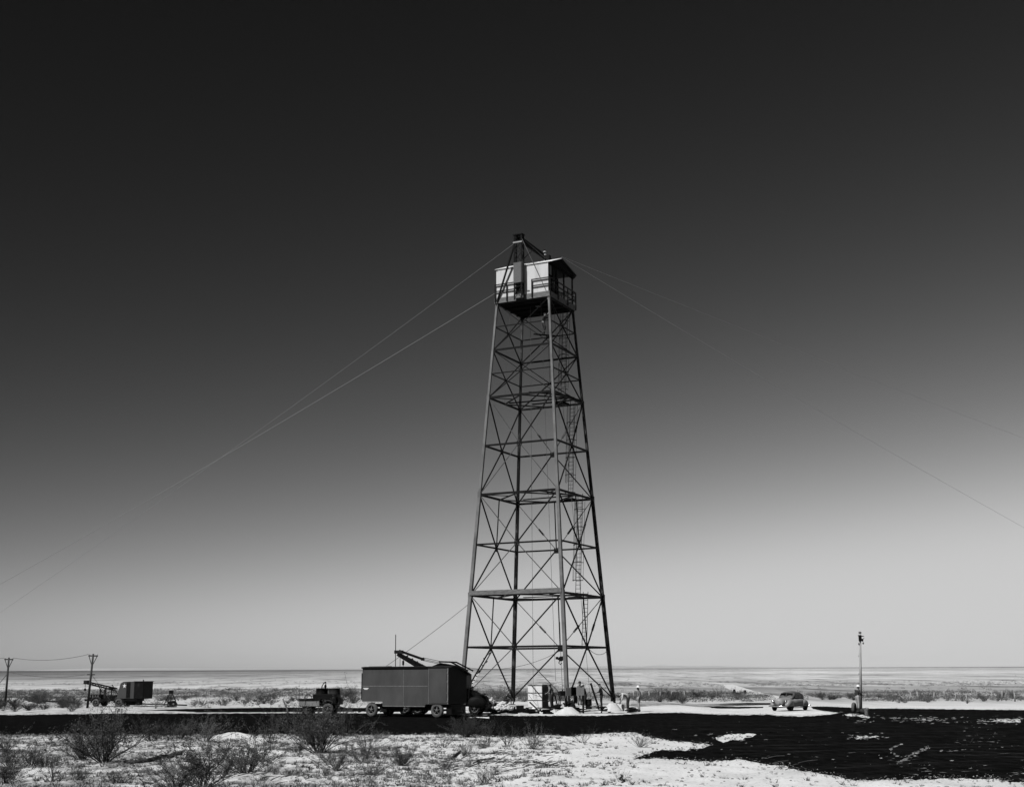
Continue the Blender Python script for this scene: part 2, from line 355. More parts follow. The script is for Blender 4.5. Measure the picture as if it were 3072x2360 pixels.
def tar_mat():
    m = bpy.data.materials.new('oiled_earth'); m.use_nodes = True; nt = m.node_tree; N = nt.nodes; L = nt.links; bs = N['Principled BSDF']
    bs.inputs['Roughness'].default_value = 1; bs.inputs['Specular IOR Level'].default_value = 0
    geo = N.new('ShaderNodeNewGeometry')
    def nz(sc, stretch, det=6, rough=.6, rot=0):
        mp = N.new('ShaderNodeMapping'); mp.inputs['Scale'].default_value = stretch; mp.inputs['Rotation'].default_value = (0, 0, rot); L.new(geo.outputs['Position'], mp.inputs['Vector'])
        n = N.new('ShaderNodeTexNoise'); n.inputs['Scale'].default_value = sc; n.inputs['Detail'].default_value = det; n.inputs['Roughness'].default_value = rough
        L.new(mp.outputs[0], n.inputs['Vector']); return n.outputs['Fac']
    def ramp(v, stops):
        c = N.new('ShaderNodeValToRGB'); e = c.color_ramp.elements
        while len(e) < len(stops): e.new(.5)
        for k, (p, x) in enumerate(stops): e[k].position = p; e[k].color = (x, x, x, 1)
        L.new(v, c.inputs['Fac']); return c.outputs['Color']
    def mth(op, a, b):
        n = N.new('ShaderNodeMath'); n.operation = op; L.new(a, n.inputs[0])
        if isinstance(b, (int, float)): n.inputs[1].default_value = b
        else: L.new(b, n.inputs[1])
        return n.outputs[0]
    base = ramp(nz(2.6, (1, .25, 1)), [(.3, .0025), (.5, .0045), (.7, .009)])
    streak = ramp(nz(3.2, (1, .28, 1), 9, .8), [(.0, 0), (.60, 0), (.67, .05), (.78, .22)])      # sand blown and dropped in streaks
    tyre = ramp(nz(2.4, (1, .25, 1), 8, .8, R(20)), [(.0, 0), (.63, 0), (.70, .03), (.78, .10)])
    patch = ramp(nz(.08, (1, 1, 1), 3), [(.40, .25), (.60, 1)])
    def rings(cx, cy, wid):             # tyre sweeps round a turning point
        vs_ = N.new('ShaderNodeVectorMath'); vs_.operation = 'DISTANCE'; L.new(geo.outputs['Position'], vs_.inputs[0]); vs_.inputs[1].default_value = (cx, cy, 0)
        n1 = N.new('ShaderNodeTexNoise'); n1.noise_dimensions = '1D'; n1.inputs['Scale'].default_value = wid; n1.inputs['Detail'].default_value = 5; n1.inputs['Roughness'].default_value = .7; L.new(vs_.outputs['Value'], n1.inputs['W'])
        return mth('MULTIPLY', ramp(n1.outputs['Fac'], [(.0, 0), (.5, 0), (.64, .006), (.78, .020)]), ramp(nz(.45, (1, 1, 1), 6, .7), [(.42, 0), (.6, 1)]))
    sxx = N.new('ShaderNodeSeparateXYZ'); L.new(geo.outputs['Position'], sxx.inputs[0]); xm = N.new('ShaderNodeMapRange'); xm.inputs['From Min'].default_value = 5; xm.inputs['From Max'].default_value = 10; L.new(sxx.outputs['X'], xm.inputs['Value'])
    sweep = mth('MULTIPLY', mth('ADD', rings(6, 33, .9), rings(24, 20, .8)), xm.outputs[0])
    grit = ramp(nz(6, (1, .4, 1), 6, .8), [(.54, 0), (.66, .004), (.80, .03)])
    base = mth('ADD', base, mth('ADD', sweep, grit))
    L.new(mth('ADD', base, mth('MULTIPLY', mth('ADD', streak, tyre), patch)), bs.inputs['Base Color'])
    bp = N.new('ShaderNodeBump'); bp.inputs['Strength'].default_value = .35; bp.inputs['Distance'].default_value = .03
    L.new(nz(9, (1, 1, 1), 8), bp.inputs['Height']); L.new(bp.outputs[0], bs.inputs['Normal'])
    return m
TM = tar_mat()
sheet('road', [MAIN], .006, TM, seed=3)
sheet('road', [STRIP, STRIP2], .006, TM, seed=11, amp=.8)
def sliver(r, x, y, w, h, n=9):
    sk = r.gauss(0, .12)*w; n = 15; w *= .8
    return [(x + w*math.cos(2*PI*k/n)*r.uniform(.35, 1.3), y + h*math.sin(2*PI*k/n)*r.uniform(.2, 1.5) + sk*math.cos(2*PI*k/n)*.5) for k in range(n)]
r = random.Random(77); SL = []; TL = []
def inmain(x, y):
    c = False
    for (ax, ay), (bx, by) in zip(MAIN, MAIN[1:] + MAIN[:1]):
        if (ay > y) != (by > y) and x < (bx-ax)*(y-ay)/(by-ay)+ax: c = not c
    return c
for _ in range(1100):                       # drifts of sand strewn over the oiled ground, thickest to the right
    x = 3072*(1 - .75*r.random()**1.5); y = 2145 + 195*r.random()
    dens_ = noise.noise(V((x*.006, y*.02, 5))) + .5*noise.noise(V((x*.03, y*.08, 1)))
    if not inmain(x, y) or r.random() > .25 + 1.4*dens_: continue
    if y < 2205 and x < 2300 and r.random() < .7: continue
    k = (y-2060)/200; SL.append(sliver(r, x, y, r.expovariate(1/5.5)*k + 1, (.25 + r.expovariate(1/.5))*k*.7, 8))
for isl in ISLANDS[:5]:
    cx0 = sum(p[0] for p in isl)/len(isl); cy0 = sum(p[1] for p in isl)/len(isl); wx = max(p[0] for p in isl)-cx0; wy = max(p[1] for p in isl)-cy0
    for _ in range(34): TL.append(sliver(r, cx0 + r.gauss(0, wx*.6), cy0 + r.gauss(0, wy*.6), r.uniform(1, 6), r.uniform(.3, 1.0), 8))
    for _ in range(26): SL.append(sliver(r, cx0 + r.gauss(0, wx*.9), cy0 + r.gauss(0, wy*.95), r.uniform(2, 10), r.uniform(.5, 1.6), 8))
for _ in range(75): SL.append(sliver(r, r.uniform(2560, 3072), 2156 + r.gauss(0, 3) + (r.random() < .3)*8, r.uniform(2, 11), r.uniform(.3, 1.3), 8))   # broken line of sand
for _ in range(60): t = r.random(); SL.append(sliver(r, 2790 - 90*t + r.gauss(0, 5), 2238 + 48*t + r.gauss(0, 2), r.uniform(2, 7), r.uniform(.6, 1.8), 8))
for _ in range(30): t = r.random(); SL.append(sliver(r, 2705 - 35*math.sin(PI*t) + r.gauss(0, 2), 2232 + 40*t, r.uniform(2, 7), r.uniform(.6, 1.8), 8))
pm = MAIN + MAIN[:1]
for (ax, ay), (bx, by) in zip(pm, pm[1:]):
    for _ in range(int(math.hypot(bx-ax, by-ay)/2.4)):
        t = r.random(); x = ax+(bx-ax)*t; y = ay+(by-ay)*t
        if not -40 < x < 3110: continue
        k = max(.25, (y-2100)/110); q = r.gauss(0, 2.6)*k; (SL if inmain(x, y+q) else TL).append(sliver(r, x, y+q, r.uniform(.8, 4.5), r.uniform(.2, .8)*k, 8))
def flat(name, polys, z, m, label):
    mb = MB()
    for j, poly in enumerate(polys):
        pts = [G(px, py, 0) for px, py in poly]; mb.add([(p.x, p.y, z + .0004*(j % 9)) for p in pts], [tuple(range(len(pts)))])
    me = bpy.data.meshes.new(name); me.from_pydata(mb.v, [], mb.f); me.materials.append(m); b = bmesh.new(); b.from_mesh(me)
    for f in b.faces:
        if f.normal.z < 0: f.normal_flip()
    b.to_mesh(me); b.free(); o = bpy.data.objects.new(name, me); COL.objects.link(o); tag(o, label, None, None, 'stuff')
flat('sand_streaks', SL, .018, M['dusting'], 'streaks and crumbs of pale sand strewn over the dark surfacing')
flat('oil_spatter', TL, .024, TM, 'dark crumbs of oiled earth scattered along the road edges')
sheet('sand_patches', ISLANDS, .012, GM, 'stuff', seed=21, amp=1.6, label='patches of pale sand lying on the dark oiled surfacing')
# a far graded track crossing the left of the plain
mb = MB()
p = [V((-260, 318, .03)), V((-120, 322, .03)), V((-40, 330, .03)), V((0, 345, .03))]
for a, b in zip(p, p[1:]): mb.add([a, b, b + V((0, 6, 0)), a + V((0, 6, 0))], [(0, 1, 2, 3)])
tr = mb.build('track', TM); tag(tr, None, None, None, 'structure')
# light dirt track going off to the right of the tower
mb = MB(); p = [(2130, 2042), (2160, 2054), (2185, 2066), (2220, 2080), (2270, 2092), (2330, 2100)]
q = [G(a, b, 0) for a, b in p]
for i in range(len(q)-1):
    w0, w1 = V((3.2, 0, 0)), V((3.2, 0, 0))
    mb.add([q[i]+V((0, 0, .02)), q[i]+w0+V((0, 0, .02)), q[i+1]+w1+V((0, 0, .02)), q[i+1]+V((0, 0, .02))], [(0, 1, 2, 3)])
tag(mb.build('dirt_track', M['heap']), None, None, None, 'structure')
# distant range
mb = MB(); Yh = 16000; n = 160; vs = []
for i in range(n+1):
    x = -9500 + 19000*i/n
    h = 58 + 26*max(0, noise.fractal(V((x*.00035, 3.3, 0)), 1, 2, 5)+.15) + 38*math.exp(-((x-1500)/900)**2)*(.7+.6*noise.noise(V((x*.003, 0, 0))))
    vs += [(x, Yh-1500, 20), (x, Yh, h), (x, Yh+1500, 20)]
mb.add(vs, [(3*i+k, 3*i+3+k, 3*i+4+k, 3*i+1+k) for i in range(n) for k in (0, 1)])
hl = mb.build('hills', mat('far_hills', .34, .40, .002, 1), smooth=True); tag(hl, None, None, None, 'structure')

# ================================================================== TOWER
TC = V((1.892, 99.615, 0)); TH = .323; TB, TT = 8.563, 4.538; Z0 = CAMH - 1.91; DZ = 3.81
ANG = {1: TH + PI, 2: TH + PI/2, 3: TH - PI/2, 4: TH}
def Nd(leg, k):           # node of a leg at level k, relative to the tower's base
    h = (TB + (TT - TB)*k/8) / math.sqrt(2); a = ANG[leg]
    return V((h*math.cos(a), h*math.sin(a), Z0 + DZ*k))
tw = thing('steel_tower', 'tall four legged steel lattice tower with white corrugated cabin on top', 'tower', TC)
FACES = [(1, 3), (3, 4), (4, 2), (2, 1)]
def fnorm(a, b):
    n = (Nd(a, 0) + Nd(b, 0)); n.z = 0; return n.normalized()
def mid(a, b, k): return (Nd(a, k) + Nd(b, k)) / 2
for lg in (1, 2, 3, 4):
    mb = MB(); fn = fnorm(*[f for f in FACES if lg in f][0])
    ws = [.25, .25, .23, .22, .20, .19, .17, .16, .15]
    for k in range(8): mb.beam(Nd(lg, k), Nd(lg, k+1), ws[k], ws[k], face=fn)
    for k in range(0, 9, 2):
        c = Nd(lg, k); mb.beam(c - V((0, 0, .22)), c + V((0, 0, .22)), ws[k]+.05, ws[k]+.05, face=fn)
    leg = mb.build('leg', M['leg_steel' if lg in (1, 3) else 'leg_shaded'], tw)  # shade on the far and right legs put into a darker mottled steel
    gz = pad(*(Nd(lg, 0) + TC).xy); b0 = Nd(lg, 0); o = V((b0.x, b0.y, 0)).normalized()*.25
    mb = MB(); t = b0 + V((0, 0, -.1)); f_ = V((b0.x, b0.y, gz)) + o
    sdv = V((-o.y, o.x, 0)).normalized()*.16
    mb.beam(t + sdv, f_ + sdv*.4, .07); mb.beam(t - sdv, f_ - sdv*.4, .07); mb.box(f_ + V((0, 0, .03)), (.45, .45, .06), TH)
    mb.build('anchor_shoe', M['steel_dark'], leg)
    MB().box((f_.x, f_.y, gz-.2), (1.0, 1.0, .42), TH+PI/4).build('footing', M['concrete'], tw, bevel=.03)
def girt(a, b, k, w, h): 
    MB().beam(Nd(a, k), Nd(b, k), w, h).build('girt', M['steel'], tw)
for a, b in FACES:
    for k in range(1, 9):
        girt(a, b, k, .10, {1: .14, 2: .17, 3: .12, 4: .16, 5: .14, 6: .15, 7: .14, 8: .16}[k])
    for k in (6.5, 7.5): girt(a, b, k, .05 if (a, b) == (1, 3) else .08, .08)
    for k in (1, 3, 5):
        m_ = mid(a, b, k)
        for l in (a, b):
            for kk in (k-1, k+1):
                lite = (a, b) == (1, 3) or ((a, b) == (4, 2) and kk == k+1)
                w = .05 if lite and not (l == 3 and kk == k+1) else .085
                mb = MB().beam(Nd(l, kk), m_, w)
                if (a, b) in ((4, 2), (3, 4)) and kk == k+1 and l in (2, 4):   # turnbuckle
                    p0 = Nd(l, kk).lerp(m_, .55); p1 = Nd(l, kk).lerp(m_, .68); mb.beam(p0, p1, .12)
                mb.build('brace', M['steel'] if w > .06 else M['rod'], tw)
        fnv = fnorm(a, b); MB().box(m_ + V((0, 0, -.05)), (.42, .03, .42), math.atan2(fnv.y, fnv.x)+PI/2).build('gusset_plate', M['steel'], tw)
        if k < 4 and (a, b) != (1, 3): MB().beam(mid(a, b, k+1), m_, .09).build('post', M['steel'], tw)
    for k in (6, 7):
        m_ = mid(a, b, k+.5)
        for l in (a, b):
            MB().beam(Nd(l, k), m_, .06 if (a, b) == (1, 3) else .08).build('brace', M['steel'], tw)
            MB().beam(Nd(l, k+1), m_, .05 if (a, b) == (1, 3) else .07).build('brace', M['steel'], tw)
    if (a, b) in ((2, 1), (4, 2)): MB().beam(mid(a, b, 8), mid(a, b, 6), .03).build('post', M['rod'], tw)
for k in (2, 4, 6):
    ms = [mid(a, b, k) for a, b in FACES]
    for i in range(4): MB().beam(ms[i] + V((0, 0, -.04)), ms[(i+1) % 4] + V((0, 0, -.04)), .09).build('diaphragm_bar', M['steel'], tw)
    q = [ms[i].lerp(ms[(i+1) % 4], .5) for i in range(4)]
    for i in range(2): MB().beam(Nd([1, 3][i], k), q[[3, 0][i]], .06).build('diaphragm_bar', M['steel'], tw)
# level frame
P1 = Nd(1, 8); EX = (Nd(3, 8) - P1).normalized(); EY = (Nd(4, 8) - Nd(3, 8)).normalized()
def P(a, b, z=0): return P1 + EX*a + EY*b + V((0, 0, z))
def lvl(k):
    p1 = Nd(1, k); T_ = (Nd(3, k) - p1).length
    return lambda a, b, z=0: p1 + EX*a*T_ + EY*b*T_ + V((0, 0, z))
RX = Matrix((EX, EY, V((0, 0, 1)))).transposed()
# plank walkways on inside bracing levels
L6 = lvl(6)
for i in range(7): MB().beam(L6(.62+.05*i, .02+.02*i, .12), L6(1.0, .45+.08*i, .14+.03*(i % 2)), .22, .05).build('walkway_plank', M['board_dark'], tw)
MB().beam(L6(.05, .55, .1), L6(.95, .62, .1), .25, .06).build('walkway_plank', M['board_dark'], tw)
MB().beam(L6(.3, .8, .12), L6(.98, .8, .12), .28, .06).build('walkway_plank', M['board_dark'], tw)
L4 = lvl(4)
MB().beam(L4(.2, .75, .1), L4(.97, .68, .1), .28, .06).build('walkway_plank', M['board_dark'], tw)
MB().beam(L4(.7, .1, .1), L4(.98, .9, .1), .28, .06).build('walkway_plank', M['board_dark'], tw)
L2 = lvl(2)
MB().beam(L2(.0, -.02, .16), L2(1, -.02, .16), .06, .34).build('toe_board', M['board'], tw)
MB().beam(L2(.2, .8, .1), L2(.98, .74, .1), .3, .06).build('walkway_plank', M['board_dark'], tw)
MB().beam(L2(.75, .05, .1), L2(1, .6, .1), .3, .06).build('walkway_plank', M['board'], tw)
# platform
T8 = TT
fl = MB()
for i in range(16):
    a0 = -.12 + (T8+.24)*i/16; fl.box(P(a0+(T8+.24)/32, T8/2, .06), ((T8+.24)/16-.012, T8+.24, .05), rm=RX)
fl.build('platform_floor', M['board_dark'], tw)
mb = MB()
for b_ in (.3, 1.4, 2.5, 3.6, 4.3): mb.box(P(T8/2, b_, -.06), (T8+.1, .10, .18), rm=RX)
mb.build('floor_joists', M['board_dark'], tw)
for (c, d) in (((T8/2, -.14, .22), (T8+.32, .04, .43)), ((T8/2, T8+.14, .22), (T8+.32, .04, .43)), ((-.14, T8/2, .22), (.04, T8+.24, .43)), ((T8+.14, T8/2, .22), (.04, T8+.24, .43))):
    MB().box(P(*c), d, rm=RX).build('fascia_board', M['board'], tw)
MB().box(P(T8*.62, T8*.35, -.16), (.3, .3, .04), rm=RX).build('bright_hole_board', M['board_light'], tw)  # pale board stands in for the light seen through the floor hole
EZ, RZ = 2.85, 3.58
wf = MB().corrug(P(0, -.13), P(T8, -.13), .43, EZ); wf.build('front_wall', M['white_sheet'], tw)
MB().corrug(P(.02, T8), P(.02, 0), .43, EZ).build('side_wall', M['white_sheet'], tw)
MB().corrug(P(T8*.72, T8-.03), P(0, T8-.03), .43, EZ).build('rear_wall', M['white_sheet'], tw)
mb = MB(); mb.box(P(T8*.84, T8-.05, 1.55), (1.2, .04, .28), rm=RX); mb.build('rear_panel', M['white_sheet'], tw)
for s_, (b0, b1, z0, z1) in enumerate(((-.20, T8*.39, EZ-.05, RZ), (T8*.39, T8+.18, RZ, EZ+.1))):
    mb = MB(); n = 60
    for i in range(n):
        a0 = -.1 + (T8+.45)*i/n; a1 = -.1 + (T8+.45)*(i+1)/n; w0 = .02*(i % 2); w1 = .02*((i+1) % 2)
        vs = [P(a0, b0, z0+w0), P(a1, b0, z0+w1), P(a1, b1, z1+w1), P(a0, b1, z1+w0)]; vs += [v - V((0, 0, .03)) for v in vs]
        mb.add(vs, [(0, 1, 2, 3), (7, 6, 5, 4), (0, 4, 5, 1), (2, 6, 7, 3), (1, 5, 6, 2), (3, 7, 4, 0)])
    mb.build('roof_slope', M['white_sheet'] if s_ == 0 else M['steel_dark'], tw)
for a_ in (.05, T8*.5, T8+.2):
    mb = MB(); mb.beam(P(a_, -.2, EZ-.12), P(a_, T8*.39, RZ-.1), .07, .10); mb.beam(P(a_, T8*.39, RZ-.1), P(a_, T8+.15, EZ), .07, .10); mb.beam(P(a_, 0, EZ-.12), P(a_, T8, EZ-.1), .07, .1)
    mb.build('rafter', M['board_dark'], tw)
for a_, b_ in ((T8-.05, .12), (T8-.05, .62), (T8, 1.3), (T8-.03, 2.9), (T8, T8-.04), (T8*.72, T8-.1)):
    MB().beam(P(a_, b_, .1), P(a_, b_, EZ), .10, face=EX).build('cabin_post', M['board_dark'], tw)
MB().beam(P(T8, -.1, EZ-.14), P(T8, T8, EZ-.1), .09, .14).build('eave_beam', M['board_dark'], tw)
MB().beam(P(T8+.02, .3, .9), P(T8+.02, 1.2, 2.6), .07).build('cabin_brace', M['steel_dark'], tw)
MB().corrug(P(T8-.02, .05), P(T8-.02, .55), 1.9, 2.7).build('side_panel', M['grey_sheet'], tw)
# railings
def rail(a0, b0, a1, b1, zs=(1.5, 1.02), posts=(0, 1), w=.07):
    mb = MB()
    for z in zs: mb.beam(P(a0, b0, z), P(a1, b1, z), w)
    for t in posts: mb.beam(P(a0+(a1-a0)*t, b0+(b1-b0)*t, .05), P(a0+(a1-a0)*t, b0+(b1-b0)*t, zs[0]+.03), w, face=EX)
    mb.build('railing', M['steel_dark'], tw)
rail(-.05, -.24, T8*.40, -.24, (1.5, .95), (0, .55, 1)); rail(T8*.70, -.24, T8+.2, -.24, (1.5, .98), (0, 1))
rail(T8+.2, -.2, T8+.2, T8+.2, (1.5, 1.1, .75), (0, .3, .68, 1)); rail(T8+.2, T8+.2, T8*.5, T8+.2, (1.5, 1.0), (0, .5, 1))
MB().beam(P(T8+.2, 2.9, .1), P(T8+.2, T8+.2, .9), .05).build('railing', M['steel_dark'], tw)
# hoist mast on the front face
ma0, ma1, mb0, mb1, mz = T8*.405, T8*.545, -.60, -.24, 5.25
mst = MB()
for a_ in (ma0, ma1):
    for b_ in (mb0, mb1): mst.beam(P(a_, b_, -.05), P(a_, b_, mz), .09, face=EX)
zl = [-.02, 1.0, 1.9, 2.95, 3.85, 4.75]
for i, (z0, z1) in enumerate(zip(zl, zl[1:])):
    for b_ in (mb0,):
        mst.beam(P(ma0, b_, z0), P(ma1, b_, z1), .04); mst.beam(P(ma1, b_, z0), P(ma0, b_, z1), .04); mst.beam(P(ma0, b_, z1), P(ma1, b_, z1), .05)
    for a_ in (ma0, ma1): mst.beam(P(a_, mb0, z0), P(a_, mb1, z1), .045); mst.beam(P(a_, mb0, z1), P(a_, mb1, z1), .05)
mast = mst.build('hoist_mast', M['steel_dark'], tw)
mb = MB(); mb.box(P((ma0+ma1)/2, (mb0+mb1)/2, mz+.03), (ma1-ma0+.22, mb1-mb0+.2, .07), rm=RX); mb.box(P((ma0+ma1)/2, mb1, mz-.2), (ma1-ma0+.1, .08, .3), rm=RX)
mb.build('mast_cap', M['steel_dark'], mast)
MB().box(P((ma0+ma1)/2, mb0-.06, 4.62), (ma1-ma0+.16, .05, .1), rm=RX).build('mast_crossbar', M['board_light'], mast)
for t in (.3, .7):
    c = P(ma0+(ma1-ma0)*t, (mb0+mb1)/2, mz-.16); mb = MB(); mb.tube([c - EX*.04, c + EX*.04], .16, 14); mb.build('pulley', M['steel_dark'], mast)
mb = MB(); mb.corrug(P(ma0-.04, mb0-.08), P(ma1-.02, mb0-.08), 1.3, 2.95, .05); mb.corrug(P(ma1+.05, mb0-.08), P(ma1+.05, mb1-.05), 1.3, 2.95, .05); mb.build('mast_panel', M['grey_sheet'], mast)
MB().box(P((ma0+ma1)/2, mb1-.04, 1.0), (ma1-ma0-.1, .04, .55), rm=RX).build('mast_shield', M['dark'], mast)
mb = MB(); mb.box(P((ma0+ma1)/2, mb0+.14, .22), (ma1-ma0-.14, .3, .3), rm=RX); mb.build('winch_box', M['board'], mast)
MB().beam(P(ma1-.1, mb0-.03, 1.28), P(ma1+.3, mb0-.03, 1.28), .05).build('mast_arm', M['steel_dark'], mast)
MB().beam(P(ma0, mb0, 4.45), P(.1, -.2, .12), .11).build('stay', M['steel_dark'], mast)
MB().beam(P(ma1, mb0, 4.95), P(T8-.15, -.2, .45), .045).build('stay', M['rod'], mast)
MB().beam(P(ma1, mb1, 4.9), P(T8*.8, T8*.39, RZ+.05), .06).build('stay', M['rod'], mast)
MB().beam(P(ma1, mb1, 3.3), P(ma1+.7, .3, 4.2), .06).build('stay', M['steel_dark'], mast)
# inclined hoist beam from the mast head back to the rear corner
h0, h1 = P(ma1+.02, mb1, 4.95), P(T8+.05, T8+.1, 2.95); mb = MB()
dn = V((0, 0, -.42))
mb.beam(h0, h1, .09); mb.beam(h0 + dn, h1 + dn*.6, .09)
for i in range(10):
    t = i/10; mb.beam(h0.lerp(h1, t), (h0+dn).lerp(h1+dn*.6, t+.1), .06); mb.beam((h0+dn).lerp(h1+dn*.6, t), h0.lerp(h1, t+.1), .06)
mb.beam(h0 + dn*.5, h0.lerp(h1, .5) + dn*.45, .06, .36)
hb = mb.build('hoist_beam', M['steel_dark'], tw)
mb = MB(); c = h0.lerp(h1, .42)
for i, z in enumerate((-.5, -.25, 0, .25)): mb.lathe([(.05, -.1), (.13, -.05), (.13, .02), (.05, .06)], 10, c + V((0, 0, z)))
mb.build('insulator_stack', M['porcelain'], hb)
mb = MB(); mb.box(c + V((0, 0, .3)), (.12, .12, .3)); mb.box(c + EX*.25 + V((0, 0, -.35)), (.4, .4, .5), rm=RX); mb.build('hoist_trolley', M['steel_dark'], hb)
# ladder with safety cage
ld = []
inw = -fnorm(4, 2); along = (Nd(4, 0) - Nd(2, 0)).normalized()
SECT = [.97, 2, 4, 6, 8]
def LQ(k, s=0, o=0, sec=None):      # the ladder runs in flights, each standing steeper than the leg and stepping over at a landing
    i = sec if sec is not None else max(j for j in range(4) if k >= SECT[j] - 1e-6)
    f = (k - SECT[i])/(SECT[i+1] - SECT[i]) - .5
    return Nd(2, k).lerp(Nd(4, k), .80) + inw*(.35+o) + along*(s + f*.85*(SECT[i+1]-SECT[i])/2)
mb = MB()
for j in range(4):
    for s_ in (-.2, .2): mb.beam(LQ(SECT[j], s_, 0, j), LQ(min(8, SECT[j+1]+(.12 if j < 3 else 0)), s_, 0, j), .045)
k = 1.0
while k < 8: mb.beam(LQ(k, -.2), LQ(k, .2), .03); k += .079
lad = mb.build('ladder', M['steel_dark'], tw)
def cage_r(k): return .38
k = 2.35; hoops = []
while k < 7.95:
    mb = MB(); pts = [LQ(k, .40*math.cos(a), .42 - .42*math.cos(a*2)/2 if False else .36*abs(math.sin(a))*1.7) for a in [PI*i/10 for i in range(11)]]
    mb.tube(pts, .028, 5); mb.build('cage_hoop', M['steel_dark'], lad); k += .36
for a in (0, .25, .5, .75, 1):
    aa = PI*a
    for j in (1, 2, 3): MB().beam(LQ(SECT[j]+.35, .40*math.cos(aa), .612*math.sin(aa), j), LQ(SECT[j+1]-.05, .40*math.cos(aa), .612*math.sin(aa), j), .028).build('cage_strap', M['steel_dark'], lad)
for k in (2, 4, 6): MB().box(LQ(k, 0, .3) + V((0, 0, .05)), (1.0, .8, .05), TH-PI/4).build('rest_landing', M['board_dark'], lad)

# guy wires and ropes
def wire(name, p, q, r, m, label, cat, sag=0, group=None, n=14):
    p = V(p); q = V(q); pts = [p.lerp(q, i/n) - V((0, 0, sag*4*(i/n)*(1-i/n))) for i in range(n+1)]
    o = MB().tube(pts, r, 5).build(name, m); tag(o, label, cat, group); return o
GW = 'guy wires of the tower'
mh = TC + P((ma0+ma1)/2, mb0, 4.55)
c1 = TC + P(0, T8*.3, 1.75)
wire('guy_wire', mh - EX*.35, G(-405, 2110), .010, M['wire_pale'], 'steeper guy wire running down left from the mast head of the tower', 'guy wire', .6, GW)
wire('guy_wire', c1, G(-660, 2108), .018, M['wire_pale'], 'long guy wire running down left from the cabin wall to the left edge', 'guy wire', .8, GW)
rt = TC + P(T8+.3, T8*.39, RZ+.12)
wire('guy_wire', rt, G(4060, 2112), .0085, M['wire_pale'], 'steeper of the two guy wires running down right from the cabin roof', 'guy wire', .8, GW)
wire('guy_wire', rt + V((0, 0, .04)), G(5200, 2090), .0065, M['wire_pale'], 'flatter and fainter guy wire running down right from the cabin roof', 'guy wire', .8, GW)
wire('guy_wire', TC + Nd(1, 1.85), at(1150, 2003, 96), .022, M['wire'], 'low dark cable slanting from the left tower leg down behind the trailer', 'cable', .1)
wire('hoist_rope', TC + P(2.0, 1.9, 0), TC + V((-.4, -.5, .9)), .014, M['rope'], 'thin plumb rope hanging down the middle of the tower beside the far leg', 'rope', 0)
wire('hoist_rope', TC + P(3.4, .9, 0), TC + V((1.2, -3.0, 2.2)), .014, M['rope'], 'thin rope hanging inside the near tower leg down towards the white crates', 'rope', 0)
wire('hoist_rope', TC + P(3.9, 2.2, 0), TC + V((3.8, -1.6, .8)), .014, M['rope'], 'thin rope hanging between the near leg and the right leg of the tower', 'rope', 0)
wire('slack_cable', TC + mid(3, 4, 1) , TC + Nd(4, .95), .02, M['rope'], 'slack cable looping below the lowest girt near the right tower leg', 'cable', .45)
wire('slack_cable', TC + mid(4, 2, .95), at(1400, 2001, 92), .016, M['rope'], 'thin cable dipping from the tower girt to the crane behind the trailer', 'cable', .6)
# striped tackle below the left face
t0, t1 = TC + mid(2, 1, 1) + V((0, 0, -.3)), at(1414, 2056, 97)
tk = thing('rope_tackle', 'pale rope tackle with dark blocks slanting from the girt to the crane truck', 'tackle', t0)
d = t1 - t0
for o_ in (-.045, .045): MB().tube([V((o_, 0, 0)), d + V((o_, 0, 0))], .04, 6).build('rope_fall', M['rope_pale'], tk)
for t in (.42, .60, .74, .86, .95):
    MB().lathe([(.03, -.08), (.065, -.05), (.065, .05), (.03, .08)], 10, d*t).build('block', M['dark'], tk)
MB().tube([d*.2 + V((-.1, 0, .1)), d*.2 + V((-.26, 0, .0)), d*.2 + V((-.24, 0, -.2)), d*.2 + V((-.08, 0, -.3)), d*.2 + V((.02, 0, -.16))], .05, 8).build('hook', M['dark'], tk)
# pulley block hanging by the near leg
pc = at(1683, 1975, 94.5)
pb = thing('pulley_block', 'dark pulley block and hook hanging beside the near tower leg', 'pulley block', pc)
MB().tube([(0, 0, 0), (-.05, .1, 2.6)], .02, 6).build('rope', M['rope'], pb)
MB().tube([(0, -.08, 0), (0, .08, 0)], .18, 14).tube([(.22, -.06, .12), (.22, .06, .12)], .13, 12).build('sheave', M['dark'], pb)
MB().box((0, 0, -.02), (.5, .06, .12)).box((-.28, 0, .05), (.2, .08, .18)).build('cheek_plate', M['dark'], pb)
MB().tube([(-.1, 0, -.1), (-.16, 0, -.3), (-.05, 0, -.4), (.06, 0, -.3)], .035, 8).build('hook', M['dark'], pb)
MB().tube([(0, 0, -.15), (.05, 0, -1.5), (.12, 0, -2.6)], .015, 6).build('tail_rope', M['rope'], pb)

